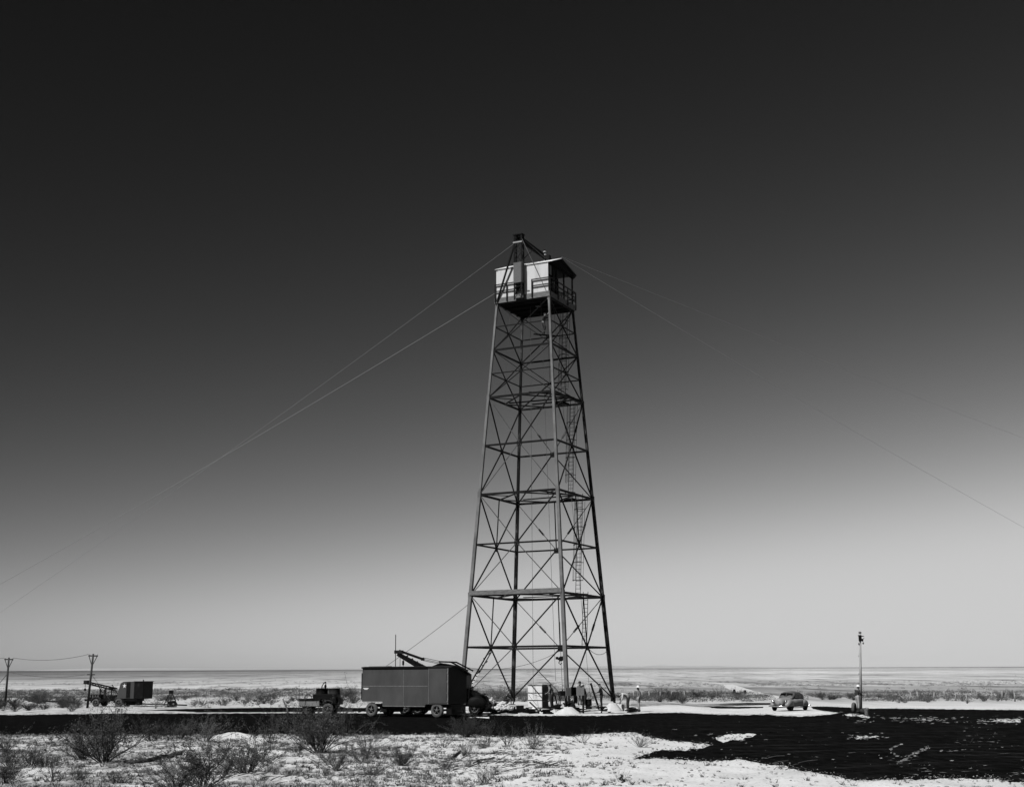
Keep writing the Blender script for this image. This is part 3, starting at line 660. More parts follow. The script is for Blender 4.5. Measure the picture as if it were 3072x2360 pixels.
# ================================================================== PEOPLE
def skin(name, chains, m, parent, sub=1):
    vid = {}; vs = []; rs = []; es = set()
    for ch in chains:
        prev = None
        for p, r in ch:
            k = tuple(round(c, 4) for c in p)
            if k not in vid: vid[k] = len(vs); vs.append(k); rs.append(r)
            i = vid[k]
            if prev is not None and prev != i: es.add((prev, i))
            prev = i
    me = bpy.data.meshes.new('tmp'); me.from_pydata(vs, list(es), [])
    o = bpy.data.objects.new('tmp', me); COL.objects.link(o)
    md = o.modifiers.new('s', 'SKIN'); md.use_smooth_shade = True
    for i, r in enumerate(rs):
        sv = me.skin_vertices[0].data[i]; sv.radius = (r, r) if not isinstance(r, tuple) else r; sv.use_root = (i == 0)
    if sub: sm = o.modifiers.new('u', 'SUBSURF'); sm.levels = sub; sm.render_levels = sub
    dg = bpy.context.evaluated_depsgraph_get(); me2 = bpy.data.meshes.new_from_object(o.evaluated_get(dg)); me2.name = name
    bpy.data.objects.remove(o); bpy.data.meshes.remove(me)
    me2.materials.clear(); me2.materials.append(m)
    ob = bpy.data.objects.new(name, me2); COL.objects.link(ob); ob.parent = parent; return ob
STAND = dict(pel=(0, 0, .95), wai=(0, 0, 1.12), che=(.01, 0, 1.32), nec=(0, 0, 1.48), hea=(.03, 0, 1.60), top=(.02, 0, 1.70), sho=(0, .19, 1.42), elb=(-.03, .25, 1.13), wri=(.08, .24, .89),
             hip=(0, .10, .90), kne=(.03, .11, .50), ank=(-.02, .12, .09), toe=(.15, .14, .04))
def person(label, loc, face, shirt, trousers, hat=None, pose=None, left=None, sc=1.0, name='person'):
    J = dict(STAND); J.update(pose or {}); Lf = dict(J); Lf.update(left or {})
    t = thing(name, label, 'person', loc, face); t.scale = (sc, sc, sc)
    def g(k, s):
        p = (J if s < 0 else Lf)[k]; return (p[0], p[1]*s, p[2])
    c = lambda k: J[k]
    up = (V(J['top']) - V(J['hea'])).normalized(); fw = V((up.z, 0, -up.x)) if abs(up.y) < .9 else V((1, 0, 0))
    nose = V(J['hea']) + fw*.105 - up*.01
    ch = [[(c('pel'), .13), (c('wai'), .12), (c('che'), .145), (c('nec'), .06), (c('hea'), .09), (c('top'), .075)], [(c('hea'), .09), (tuple(nose), .018)]]
    for s in (-1, 1):
        ch.append([(c('hea'), .09), (tuple(V(J['hea']) + V((0, .1*s, 0))), .02)])
        wr = V(g('wri', s)); el = V(g('elb', s)); d = (wr - el).normalized(); sd_ = V((1, 0, 0)) if abs(d.x) < .8 else V((0, 0, 1)); sd_ = (sd_ - d*sd_.dot(d)).normalized()
        pm = wr + d*.07
        ch.append([(c('che'), .145), (g('sho', s), .07), (tuple(el), .047), (tuple(wr), .03), (tuple(pm), .035)])
        for j, (of, ln) in enumerate(((-.030, .075), (-.010, .09), (.012, .085), (.032, .065))):
            b_ = pm + sd_*of + d*.03; k_ = b_ + d*ln*.5; e_ = k_ + d*ln*.35 - V((0, s*.02, 0))
            ch.append([(tuple(pm), .035), (tuple(b_), .010), (tuple(k_), .009), (tuple(e_), .008)])
        ch.append([(tuple(wr), .03), (tuple(wr + d*.03 + sd_*.045), .012), (tuple(wr + d*.08 + sd_*.06), .010)])
        ch.append([(c('pel'), .13), (g('hip', s), .10), (g('kne', s), .062), (g('ank', s), .042), (g('toe', s), .035)])
    skin('body', ch, M['skin'], t)
    sh = [[(c('pel'), .155), (c('wai'), .145), (c('che'), .170), (tuple(V(J['che']).lerp(V(J['nec']), .75)), .085)]]; tr = [[(c('wai'), .135), (c('pel'), .150)]]
    for s in (-1, 1):
        sh.append([(c('che'), .170), (g('sho', s), .090), (g('elb', s), .064), (tuple(V(g('elb', s)).lerp(V(g('wri', s)), .75)), .048)])
        tr.append([(c('pel'), .150), (g('hip', s), .12), (g('kne', s), .085), (tuple(V(g('kne', s)).lerp(V(g('ank', s)), .92)), .068)])
    skin('shirt', sh, M[shirt], t); skin('trousers', tr, M[trousers], t)
    for s in (-1, 1):
        a = V(g('ank', s)); o = V(g('toe', s)); bk = a - (o - a)*.35; bk.z = o.z
        skin('boot', [[(tuple(a + V((0, 0, .06))), .06), (tuple(a - V((0, 0, .02))), .058), (tuple(o), .045)], [(tuple(a - V((0, 0, .02))), .058), (tuple(bk), .05)]], M['boot'], t)
    hp = V(J['top']); rot = up.to_track_quat('Z', 'X').to_matrix()
    if hat in ('hat', 'hat_dark'):
        mb = MB(); br = .21 if hat == 'hat' else .125
        mb.lathe([(br, .0), (br, .015), (.115, .03), (.11, .10), (.07, .15), (.02, .155)], 16); mb.v = [tuple(rot @ V(v) + hp - up*.02) for v in mb.v]
        mb.build('hat', M[hat], t, True)
    else:
        mb = MB(); mb.loft([(-.105, 0, 0, .02, .02, 2), (-.09, 0, 0, .07, .07, 2), (-.03, 0, 0, .098, .095, 2), (.03, 0, .01, .095, .09, 2), (.07, 0, .03, .06, .05, 2), (.09, 0, .04, .02, .02, 2)], 14)
        mb.v = [tuple(rot @ V(v) + hp - up*.03) for v in mb.v]; mb.build('hair', M['hair'], t, True)
    return t

def gp(px, py): p = G(px, py); return p
def gy(px, Y):            # on the ground under a pixel column at distance Y
    r = ray(px, 2130); x = r.x/r.y*Y; return V((x, Y, pad(x, Y)))
person('man in pale wide brimmed hat standing right of the tower and watching', gp(1917, 2134), R(190), 'shirt_mid', 'khaki', 'hat')
BEND = dict(pel=(-.05, 0, .92), wai=(.08, 0, 1.06), che=(.30, 0, 1.15), nec=(.46, 0, 1.13), hea=(.57, 0, 1.06), top=(.66, 0, 1.00), sho=(.38, .18, 1.14), elb=(.42, .22, .84), wri=(.52, .15, .60), hip=(-.05, .1, .88), kne=(.02, .12, .48))
person('man bent double at the white footing box, pale shirt and dark trousers', gp(1884, 2131), R(185), 'shirt_light', 'denim', None, BEND)
WORK = dict(elb=(.12, .27, 1.16), wri=(.36, .2, 1.08), che=(.05, 0, 1.32), nec=(.07, 0, 1.47), hea=(.12, 0, 1.58), top=(.13, 0, 1.69), sho=(.05, .19, 1.41))
person('bareheaded man standing behind the black wheelbarrow', gy(1805, 99.5), R(170), 'shirt_mid', 'denim', None, WORK)
person('man in dark clothes working at the right end of the corrugated hopper', gy(1756, 98), R(165), 'shirt_dark', 'denim', None, WORK)
person('man in light trousers standing behind the corrugated hopper with his head above it', gy(1740, 103), R(-60), 'shirt_mid', 'khaki', 'hat_dark', None)
CROUCH = dict(pel=(-.18, 0, .42), wai=(-.08, 0, .58), che=(.08, 0, .78), nec=(.16, 0, .92), hea=(.22, 0, 1.02), top=(.24, 0, 1.12), sho=(.1, .18, .88), elb=(.25, .22, .62), wri=(.42, .12, .50), hip=(-.16, .1, .40), kne=(.26, .16, .48), ank=(-.02, .15, .09), toe=(.16, .17, .04))
person('crouching man in pale clothes under the left end of the hopper', gy(1716, 94.2), R(200), 'shirt_light', 'khaki', 'hat', CROUCH)
person('man in dark clothes standing against the right side of the stacked white crates', gy(1656, 99), R(150), 'shirt_mid', 'denim', None, WORK)
person('man crouching in dark clothes at the foot of the far tower leg', gy(1519, 103.5), R(10), 'shirt_dark', 'denim', 'hat_dark', CROUCH)
person('man in white hat and dark vest leaning at the foot of the pale utility pole', gy(2574, 97.5), R(20), 'shirt_dark', 'khaki', 'hat', WORK)
CL = dict(che=(.10, 0, 1.32), nec=(.12, 0, 1.47), hea=(.14, 0, 1.60), top=(.13, 0, 1.70), sho=(.10, .19, 1.42), elb=(.3, .24, 1.45), wri=(.46, .18, 1.66), kne=(.22, .14, .62), ank=(.10, .12, .28), toe=(.26, .13, .24))
cl = TC + Nd(3, 7.2) + V((-.55, .45, 0))
person('dark figure climbing inside the near leg just below the platform', (cl.x, cl.y, cl.z), R(-20), 'shirt_dark', 'denim', None, CL, dict(kne=(.05, .12, .48), ank=(0, .12, .06), toe=(.16, .13, .02)), name='person')
MB().beam(TC + Nd(3, 7.22) + V((-1.3, .2, -.05)), TC + Nd(3, 7.22) + V((.35, .75, -.05)), .25, .05).build('climbing_plank', M['board_dark'])
tag(bpy.data.objects['climbing_plank'], 'dark plank lashed inside the top bay under the climbing man', 'plank')
pp = TC + P(T8-.5, 1.9, .09); person('man standing at the open right side of the cabin behind the railing', (pp.x, pp.y, pp.z), R(-60), 'shirt_mid', 'denim', 'hat_dark', WORK)

# ================================================================== WHEELS AND VEHICLES
def wheel(parent, c, r, w, side=-1, tyre='rubber', rim='rim', n=24):
    c = V(c)
    tt = MB().lathe([(r*.60, -w/2), (r*.86, -w/2), (r*.97, -w*.36), (r, -w*.2), (r, w*.2), (r*.97, w*.36), (r*.86, w/2), (r*.60, w/2), (r*.60, -w/2)], n, c, 'Y', cap=False).build('wheel', M[tyre], parent, True)
    mb = MB(); y0 = side*w*.30
    mb.lathe([(r*.61, y0-side*.02), (r*.61, y0+side*.03), (r*.54, y0+side*.01), (r*.50, y0-side*.06), (r*.61, y0-side*.02)], n, c, 'Y', cap=False)
    mb.lathe([(r*.18, y0-side*.05), (r*.18, y0+side*.03), (r*.10, y0+side*.06)], 12, c, 'Y')
    for k in range(5):
        a = 2*PI*k/5 + .3; mb.beam(c + V((math.cos(a)*r*.12, y0, math.sin(a)*r*.12)), c + V((math.cos(a)*r*.52, y0-side*.02, math.sin(a)*r*.52)), r*.16, .03)
    mb.build('rim', M[rim], tt); MB().lathe([(r*.59, y0-side*.11), (r*.59, y0-side*.09)], n, c, 'Y').build('brake_drum', M['dark'], tt)
    return tt

# --- box trailer
TR = V((-9.98, 87.55, 0)); tl = thing('box_trailer', 'long dark grey panelled box trailer with steel wheels parked left of the tower', 'trailer', TR, R(-30))
LX, LY = 6.78, 2.15
prof = [(0, .98), (1.65, .98), (1.65, .70), (4.95, .70), (5.05, .84), (LX, .84), (LX, 2.66), (0, 2.66)]
crv = [(0, 3.15), (.35, 3.17), (.8, 3.14), (1.2, 3.06), (1.6, 2.93), (1.9, 2.81), (LY, 2.68)]
MB().prism(prof, 0, LY).prism([(0, 2.66)] + crv + [(LY, 2.66)], 0, LX, lambda x, y, z: V((y, x, z))).build('body', M['trailer'], tl)
MB().lohi((LX+.002, .04, .84), (LX+.03, LY-.04, 2.65)).prism([(.04, 2.65), (.04, 3.1)] + crv[1:-1] + [(LY-.04, 2.65)], LX+.003, LX+.03, lambda x, y, z: V((y, x, z-.02))).build('end_door', M['dark'], tl)
MB().lohi((LX-.08, -.03, .86), (LX-.02, .0, 3.1)).build('corner_trim', M['trailer_trim'], tl)
for z in (.98, 1.5, 2.2, 2.75): MB().lohi((LX-.10, -.06, z), (LX-.02, -.03, z+.08)).build('hinge', M['trailer_trim'], tl)
rf = [(-.05, 3.13), (-.05, 3.19)] + [(y, z+.05) for y, z in crv[1:-1]] + [(LY+.2, 2.66), (LY+.2, 2.62)] + [(y, z+.005) for y, z in crv[:0:-1]]
MB().prism(rf, -.04, LX+.22, lambda x, y, z: V((y, x, z))).build('roof', M['dark2'], tl)
MB().lohi((-.04, -.075, 3.10), (5.2, -.05, 3.19)).build('roof_edge', M['dark'], tl)
mb = MB(); mb.lohi((0.02, -.012, 1.95), (5.2, -.001, 1.985)); mb.build('panel_seam', M['trailer_trim'], tl)
for x in (3.3, 5.25): MB().lohi((x, -.012, .74 if x < 4 else .86), (x+.02, -.001, 3.08)).build('panel_seam', M['trailer_trim'], tl)
MB().lohi((5.28, -.022, .90), (LX-.15, -.001, 3.02)).build('side_door', M['trailer'], tl)
MB().lohi((1.7, -.02, .68), (4.98, -.001, .72)).lohi((.02, -.02, .96), (1.62, -.001, 1.0)).build('lower_trim', M['trailer_trim'], tl)
MB().lohi((.10, -.016, 1.80), (.52, -.003, 1.85)).lohi((.18, -.016, 1.74), (.45, -.003, 1.78)).build('marking_plate', M['white'], tl)
MB().lohi((-.09, .02, 1.1), (-.03, .10, 2.8)).build('end_bar', M['dark'], tl)
mb = MB(); mb.lohi((.3, .3, .62), (LX-.2, .42, .84)); mb.lohi((.3, LY-.4, .62), (LX-.2, LY-.28, .84)); mb.lohi((3.7, .3, .42), (4.8, LY-.3, .66)); mb.lohi((1.2, .35, .3), (1.95, LY-.2, .68)); mb.build('chassis', M['dark'], tl)
for x in (.72, 5.85):
    MB().tube([(x, .1, .46), (x, LY-.1, .46)], .07, 10).build('axle', M['dark'], tl)
    wheel(tl, (x, .14, .46), .46, .22, -1, 'dusty_rubber'); wheel(tl, (x, LY-.14, .46), .46, .22, 1, 'rubber')
MB().beam((-.1, 1.0, .55), (-1.0, 1.0, .28), .10).beam((-.1, .6, .55), (-.95, 1.0, .28), .07).build('drawbar', M['dark'], tl)
MB().beam((LX, .5, .5), (LX+.5, .9, .4), .1).lohi((LX-.3, .2, .2), (LX+.1, 1.9, .8)).build('coupling', M['dark'], tl)
MB().tube([(2.02, .9, 3.1), (2.0, .9, 5.3)], .028, 6).build('antenna', M['steel_dark'], tl)
MB().lohi((.3, .3, 3.2), (1.8, .8, 3.25)).build('roof_hatch', M['trailer_trim'], tl)

# --- truck crane behind the trailer
CY = 91.5; cr0 = thing('truck_crane', 'dark truck crane half hidden behind the trailer with its boom laid to the left', 'crane', (at(1345, 2130, CY).x, CY, 0), R(-8))
def X(px): return (px - 1345) / 42.0
hz = lambda py: CAMH - (py - 2020.5) / 42.0
mb = MB(); mb.lohi((X(1400), -.55, .62), (X(1446), .75, hz(2076))); mb.loft([(X(1438), .1, .92, .62, .42, 3), (X(1455), .1, .90, .55, .36, 2.6), (X(1461), .1, .88, .4, .25, 2.4)]); hood = mb.build('hood', M['dark'], cr0, True, )
for y_ in (-.78, .95): MB().loft([(X(1405), y_, .72, .05, .10, 2), (X(1415), y_, .80, .24, .34, 2.4), (X(1435), y_, .84, .26, .42, 2.4), (X(1452), y_, .78, .24, .34, 2.4), (X(1462), y_, .66, .1, .14, 2)], 16).build('fender', M['dark'], cr0, True)
mb = MB(); mb.lohi((X(1462), -.95, .50), (X(1467), 1.1, .68)); mb.lohi((X(1464), -.6, .85), (X(1467), .8, .9)); mb.build('bumper', M['dark'], cr0)
for y_ in (-.8, .95): MB().tube([(X(1463), y_, .62), (X(1474), y_, .64), (X(1475), y_, .85)], .045, 8).build('tow_hook', M['dark'], cr0)
for y_ in (-.55, .72): MB().tube([(X(1444), y_, 1.42), (X(1452), y_, 1.42)], .12, 12).build('headlight', M['rim'], cr0)
mb = MB(); mb.lohi((X(1378), -.85, .6), (X(1412), .9, 1.75)); mb.lohi((X(1412), -.6, 1.3), (X(1426), .7, 1.62)); mb.lohi((X(1392), -.3, 1.75), (X(1406), .4, 1.98)); mb.beam((X(1410), -.6, 1.7), (X(1440), -.5, 1.42), .08); mb.beam((X(1380), -.7, 1.5), (X(1384), -.65, 1.95), .06); mb.beam((X(1402), -.7, 1.4), (X(1396), -.65, 1.95), .06); mb.beam((X(1384), -.65, 1.95), (X(1396), -.65, 1.95), .07); mb.build('cab', M['dark'], cr0)
MB().tube([(X(1408), -.3, 1.4), (X(1412), -.3, 1.75), (X(1420), -.3, 1.86)], .05, 8).build('air_pipe', M['dark'], cr0)
MB().lohi((X(1200), -.6, .55), (X(1440), .7, .8)).build('chassis', M['dark'], cr0)
for px in (1428, 1225, 1262):
    for y_, s_ in ((-.82, -1), (.95, 1)): wheel(cr0, (X(px), y_, .42), .42, .25, s_)
MB().lohi((X(1398), -1.0, .55), (X(1403), -.96, 1.2)).build('step_bar', M['rim'], cr0)
mb = MB(); mb.prism([(X(1290), 1.0), (X(1405), 1.0), (X(1405), 2.7), (X(1370), 3.25), (X(1325), 3.45), (X(1290), 3.1)], -1.0, 1.1); mb.build('crane_house', M['dark'], cr0)
mb = MB(); mb.beam((X(1325), -1.05, 3.55), (X(1360), -1.05, 3.52), .12, .1); mb.beam((X(1360), -1.05, 3.52), (X(1410), -1.05, 2.92), .12, .1); mb.beam((X(1360), -1.1, 3.52), (X(1360), 1.1, 3.52), .1); mb.beam((X(1325), 1.05, 3.55), (X(1360), 1.05, 3.52), .12, .1); mb.beam((X(1360), 1.05, 3.52), (X(1410), 1.05, 2.92), .12, .1); mb.build('gantry', M['dark'], cr0)
bt, bb = V((X(1193), 0, hz(1958))), V((X(1325), 0, 2.4)); bm = MB()
for y_ in (-.25, .25): bm.beam(bt + V((0, y_*.5, -.05)), bb + V((0, y_, .22)), .10); bm.beam(bt + V((.05, y_*.5, -.25)), bb + V((0, y_, -.2)), .10)
for i in range(9):
    t = i/9; bm.beam(bt.lerp(bb, t) + V((0, -.2, 0)), bt.lerp(bb, t+.11) + V((0, -.24, -.2)), .09); bm.beam(bt.lerp(bb, t) + V((0, .2, -.2)), bt.lerp(bb, t+.11) + V((0, .24, .15)), .09)
bm.beam(bt + V((0, 0, -.14)), bb, .30, .22)
boom = bm.build('boom', M['dark'], cr0)
MB().box(bt + V((.08, 0, .0)), (.55, .5, .22)).build('boom_head', M['dark2'], boom)
jt = V((X(1268), 0, hz(1979))); MB().beam(bt + V((.1, 0, .08)), jt, .16).box(jt, (.2, .3, .2)).build('pendant_link', M['dark'], boom)
for o_ in (-.08, .0, .1): MB().tube([jt + V((0, o_, o_)), V((X(1330), o_, hz(1992)+o_))], .022, 5).build('pendant_rope', M['rope'], boom)
MB().tube([bt + V((.2, -.1, -.2)), bt + V((.2, -.1, -1.4))], .02, 5).tube([bt + V((.38, .1, -.2)), bt + V((.38, .1, -1.4))], .02, 5).build('hoist_rope', M['rope'], boom)
MB().box(bt + V((.38, .1, -.75)), (.12, .12, .3)).build('hook_block', M['dark'], boom)

# --- tank cart
ct = gp(924, 2144); cart = thing('tank_cart', 'small dark flatbed cart carrying two drums left of the trailer', 'cart', ct, R(-8))
cz = lambda py: CAMH - (py - 2021) / 42.5
cx_ = lambda px: (px - 924) / 42.5
MB().lohi((cx_(903), -.5, cz(2112)), (cx_(963), -.44, cz(2094))).build('side_board', M['grey_sheet'], cart)
MB().lohi((cx_(901), -.55, cz(2095)), (cx_(968), .9, cz(2091))).build('bed', M['dark'], cart)
MB().lohi((cx_(903), -.4, cz(2114)), (cx_(1010), .8, cz(2108))).beam((cx_(1000), .2, .62), (cx_(1045), .2, .4), .08).build('chassis', M['dark'], cart)
MB().lohi((cx_(941), -.35, cz(2108)), (cx_(1012), .8, cz(2078))).build('engine_housing', M['dark'], cart, bevel=.03)
for px in (962, 999): MB().lathe([(.41, 0), (.43, .02), (.41, .05), (.41, .34), (.43, .36), (.41, .38), (.1, .385)], 20, (cx_(px), .2, cz(2078))).build('drum', M['dark' if px < 980 else 'dark2'], cart, True)
MB().tube([(cx_(962), .1, cz(2062)), (cx_(963), .1, cz(2055)), (cx_(967), .1, cz(2048)), (cx_(974), .1, cz(2043.5))], .035, 8).build('hose', M['rubber'], cart, True)
MB().tube([(cx_(974), .1, cz(2044)), (cx_(974), .1, cz(2062))], .03, 8).lathe([(.03, 0), (.09, .08), (.08, .2), (.03, .26)], 10, (cx_(973), .1, cz(2062))).build('pump', M['dark'], cart)
MB().tube([(cx_(928) + .27*math.cos(a) - .0, -.4, cz(2092) + .30*math.sin(a)) for a in [PI*i/12 for i in range(13)]], .03, 6).build('hoop_rail', M['dark'], cart)
for y_ in (-.3, .7): wheel(cart, (0, y_, .36), .36, .3, -1 if y_ < 0 else 1)
for y_ in (-.45, .85): wheel(cart, (cx_(989), y_, .40), .40, .2, -1 if y_ < 0 else 1, 'dusty_rubber')
MB().loft([(cx_(972), -.5, .75, .05, .05, 2), (cx_(979), -.5, .92, .14, .06, 2), (cx_(989), -.5, .98, .14, .06, 2), (cx_(999), -.5, .92, .14, .06, 2), (cx_(1006), -.5, .75, .05, .05, 2)], 10).build('fender', M['dark2'], cart, True)
MB().lohi((cx_(1008), -.2, .7), (cx_(1022), .6, 1.2)).build('tool_box', M['dark'], cart, bevel=.02)

# --- leaning post near the cart
a_, b_ = gp(865, 2151), None; lp = MB().tube([(0, 0, 0), (-.08, 0, .5), (-.30, 0, .95), (-.40, .02, 1.18)], .06, 8, .05).tube([(-.40, .02, 1.1), (-.28, .05, 1.3)], .03, 6, .01).build('wooden_stake', M['board'], None, True)
lp.location = a_; tag(lp, 'crooked wooden stake leaning left beside the dark road', 'stake')

# --- left crane shovel truck with star
lc = gp(302, 2118); LS = 31.6
sh = thing('crane_truck', 'small truck crane with a white star on its cab beyond the left telephone pole', 'crane', (lc.x, lc.y, 0), R(-14))
lx = lambda px: (px - 302) / LS / .97
lz = lambda py: max(.05, CAMH - (py - 2024.5) / LS)
MB().lohi((lx(268), -.9, .48), (lx(425), .5, .66)).build('chassis', M['dark'], sh)
for px in (303, 373):
    for y_, s_ in ((-.85, -1), (.5, 1)): wheel(sh, (lx(px), y_, .34), .34 if px < 340 else .38, .24, s_, 'dusty_rubber')
    MB().tube([(lx(px), -.8, .36), (lx(px), .5, .36)], .06, 8).build('axle', M['dark'], sh)
for px in (303, 373):
    for y_ in (-.85, .5): MB().tube([(lx(px) + .50*math.cos(a), y_, .36 + .46*math.sin(a)) for a in [PI*i/10 for i in range(11)]], .09, 6).build('fender', M['dark2'], sh, True)
mb = MB(); mb.lohi((lx(272), -.6, .62), (lx(312), .3, lz(2078))); mb.lohi((lx(268), -.5, .5), (lx(275), .3, .95)); mb.build('engine_hood', M['dark'], sh, bevel=.05)
for i in range(4): MB().lohi((lx(278+8*i), -.63, .80), (lx(281+8*i), -.60, 1.0)).build('louvre', M['rim'], sh)
mb = MB(); mb.lohi((lx(327), -.7, .66), (lx(357), .4, 1.0)); 
for px in (328, 345): mb.beam((lx(px), -.68, 1.0), (lx(px-1), -.62, lz(2063)), .07)
mb.lohi((lx(325), -.7, lz(2064)), (lx(343), .4, lz(2060))); mb.beam((lx(345), -.65, 1.9), (lx(365), -.6, 1.0), .06); mb.build('driver_cab', M['dark'], sh)
MB().lohi((lx(322), -.72, .72), (lx(328), -.70, 1.5)).build('door_panel', M['dark2'], sh)
MB().tube([(lx(340), -.2, lz(2090)), (lx(350), -.2, lz(2083)), (lx(362), -.2, lz(2086))], .04, 6).build('lever', M['rim'], sh)
mb = MB(); mb.lohi((lx(362), -.7, .62), (lx(422), .5, .72)); mb.build('turntable', M['dark'], sh)
z0, z1 = lz(2089), lz(2042.5)
hs = MB().prism([(lx(366), z0), (lx(398), z0), (lx(418), z0), (lx(418), z1-.02), (lx(400), z1), (lx(384), z1-.02), (lx(376), z1-.18)], -.95, .75).build('crane_house', M['dark2'], sh)
mb = MB().prism([(lx(366), z0), (lx(395), z0), (lx(395), z1-.04), (lx(384), z1-.04), (lx(377), z1-.2)], -.975, -.953); mb.build('side_panel', M['trailer'], hs)
MB().lohi((lx(396), -.98, z0+.1), (lx(406), -.953, z1-.12)).build('door', M['dark'], hs)
MB().lohi((lx(407), -.975, z0), (lx(418), -.953, z1-.02)).build('side_panel', M['trailer'], hs)
mb = MB(); mb.lohi((lx(419), -1.05, z0-.02), (lx(448), .6, z1-.03)); mb.build('rear_cabinet', M['dark'], hs, bevel=.04)
MB().lohi((lx(418), -1.1, z1-.03), (lx(449), .65, z1+.02)).build('roof', M['dark2'], hs); MB().tube([(lx(428), 0, z1), (lx(428), 0, z1+.14)], .05, 8).build('vent', M['dark'], hs)
sc_ = V((lx(389), -.985, lz(2054.5))); st = [(sc_.x + (.2 if k % 2 == 0 else .085)*math.sin(2*PI*k/10), sc_.z + (.22 if k % 2 == 0 else .09)*math.cos(2*PI*k/10)) for k in range(10)]
MB().prism(st, -.992, -.978).build('star_emblem', M['star'], hs)
sc_ = V((lx(432), -1.06, lz(2052))); st = [(sc_.x + (.16 if k % 2 == 0 else .07)*math.sin(2*PI*k/10), sc_.z + (.18 if k % 2 == 0 else .08)*math.cos(2*PI*k/10)) for k in range(10)]
MB().prism(st, -1.065, -1.052).build('star_emblem', M['dark2'], hs)
MB().lohi((lx(388), -.6, .12), (lx(420), .5, .62)).build('counterweight', M['dark'], sh)
mb = MB(); p0, p1 = V((lx(342), -.1, lz(2063))), V((lx(254), -.1, lz(2046)))
for y_ in (-.15, .15): mb.beam(p0 + V((0, y_, .08)), p1 + V((0, y_, .12)), .08); mb.beam(p0 + V((0, y_, -.12)), p1 + V((0, y_, -.04)), .08)
for i in range(10): mb.beam(p0.lerp(p1, i/10) + V((0, -.15, .08)), p0.lerp(p1, (i+1)/10) + V((0, -.15, -.08)), .05)
bo = mb.build('boom', M['dark'], sh); MB().box(p1 + V((.05, 0, .05)), (.42, .4, .34)).build('boom_head', M['dark2'], bo, bevel=.05)
MB().tube([p1 + V((-.05, 0, -.1)), p1 + V((-.05, 0, -.6))], .02, 5).build('hoist_rope', M['rope'], bo); MB().lathe([(.03, -.1), (.09, -.05), (.09, .1), (.03, .16)], 8, p1 + V((-.05, 0, -.62))).build('hook_block', M['dark'], bo)
MB().beam((lx(300), -.1, .95), (lx(300), -.1, lz(2061)), .08).beam((lx(308), -.1, 1.2), (lx(295), -.1, lz(2058)), .05).build('boom_rest', M['dark'], sh)
# dragline bucket and marker post
bk = gp(512, 2120); bs_ = thing('digging_bucket', 'dark digging bucket with chain bridle lying on the sand behind the road', 'bucket', (bk.x, bk.y, 0))
MB().prism([(-.25, .0), (.42, .0), (.50, .25), (.30, .55), (-.20, .50)], -.4, .4).build('shell', M['dark'], bs_, bevel=.04)
MB().box((-.02, 0, 1.28), (.34, .2, .26)).build('sheave_block', M['dark'], bs_)
MB().beam((-.08, 0, 1.25), (-.6, -.1, .15), .06).build('bridle', M['dark'], bs_); MB().beam((.05, 0, 1.25), (.40, .05, .5), .07).build('bridle', M['dark'], bs_); MB().beam((-.02, 0, 1.2), (-.0, -.05, .5), .05).build('bridle', M['dark'], bs_)
for k in range(4): MB().beam((-.22, -.33+.22*k, .04), (-.42, -.33+.22*k, .0), .06, .04).build('tooth', M['dark'], bs_)
mp_ = gp(467, 2124); o = MB().lohi((-.06, -.06, 0), (.06, .06, .42)).beam((-.5, .1, .3), (.6, .1, .32), .04).build('marker_post', M['board'], None, bevel=.01); o.location = mp_; tag(o, 'short wooden marker post with thin rail left of the digging bucket', 'post')
o = MB().tube([gp(95, 2104) + V((0, 0, .08)), gp(150, 2105) + V((0, 0, .08)), gp(222, 2108) + V((0, 0, .08))], .08, 8).build('pipe', M['dark'], None, True); tag(o, 'long dark pipe lying on the sand between the two telephone poles', 'pipe')
o = MB().tube([gp(420, 2112) + V((0, 0, .06)), gp(560, 2116) + V((0, 0, .06))], .06, 8).build('pipe', M['dark'], None, True); tag(o, 'dark pipe lying on the sand behind the digging bucket', 'pipe')

# ================================================================== SEDAN
cp = V((20.25, 97.3, 0)); car = thing('sedan_car', 'dusty rounded sedan facing the camera parked right of the tower', 'car', cp, R(-129)); car.scale = (.83, .86, .78)
K = car
mb = MB().loft([(2.28, 0, .72, .10, .25, 2.2), (2.22, 0, .72, .30, .36, 2.3), (2.0, 0, .74, .40, .40, 2.4), (1.4, 0, .76, .50, .43, 2.4), (.85, 0, .78, .62, .44, 2.6), (.5, 0, .76, .80, .43, 3), (-.6, 0, .76, .86, .43, 3), (-1.4, 0, .76, .78, .42, 2.8), (-1.9, 0, .74, .62, .38, 2.4), (-2.25, 0, .66, .40, .26, 2.2), (-2.35, 0, .62, .15, .12, 2)], 32)
mb.build('body', M['car'], K, True)
MB().loft([(.82, 0, 1.12, .60, .06, 2.4), (.70, 0, 1.18, .66, .16, 2.6), (.42, 0, 1.30, .68, .36, 2.7), (.15, 0, 1.36, .69, .40, 2.6), (-.5, 0, 1.36, .70, .41, 2.6), (-1.05, 0, 1.30, .66, .37, 2.6), (-1.5, 0, 1.15, .56, .28, 2.5), (-1.9, 0, .95, .42, .18, 2.4), (-2.15, 0, .80, .25, .1, 2)], 32).build('cabin', M['car_roof'], K, True)
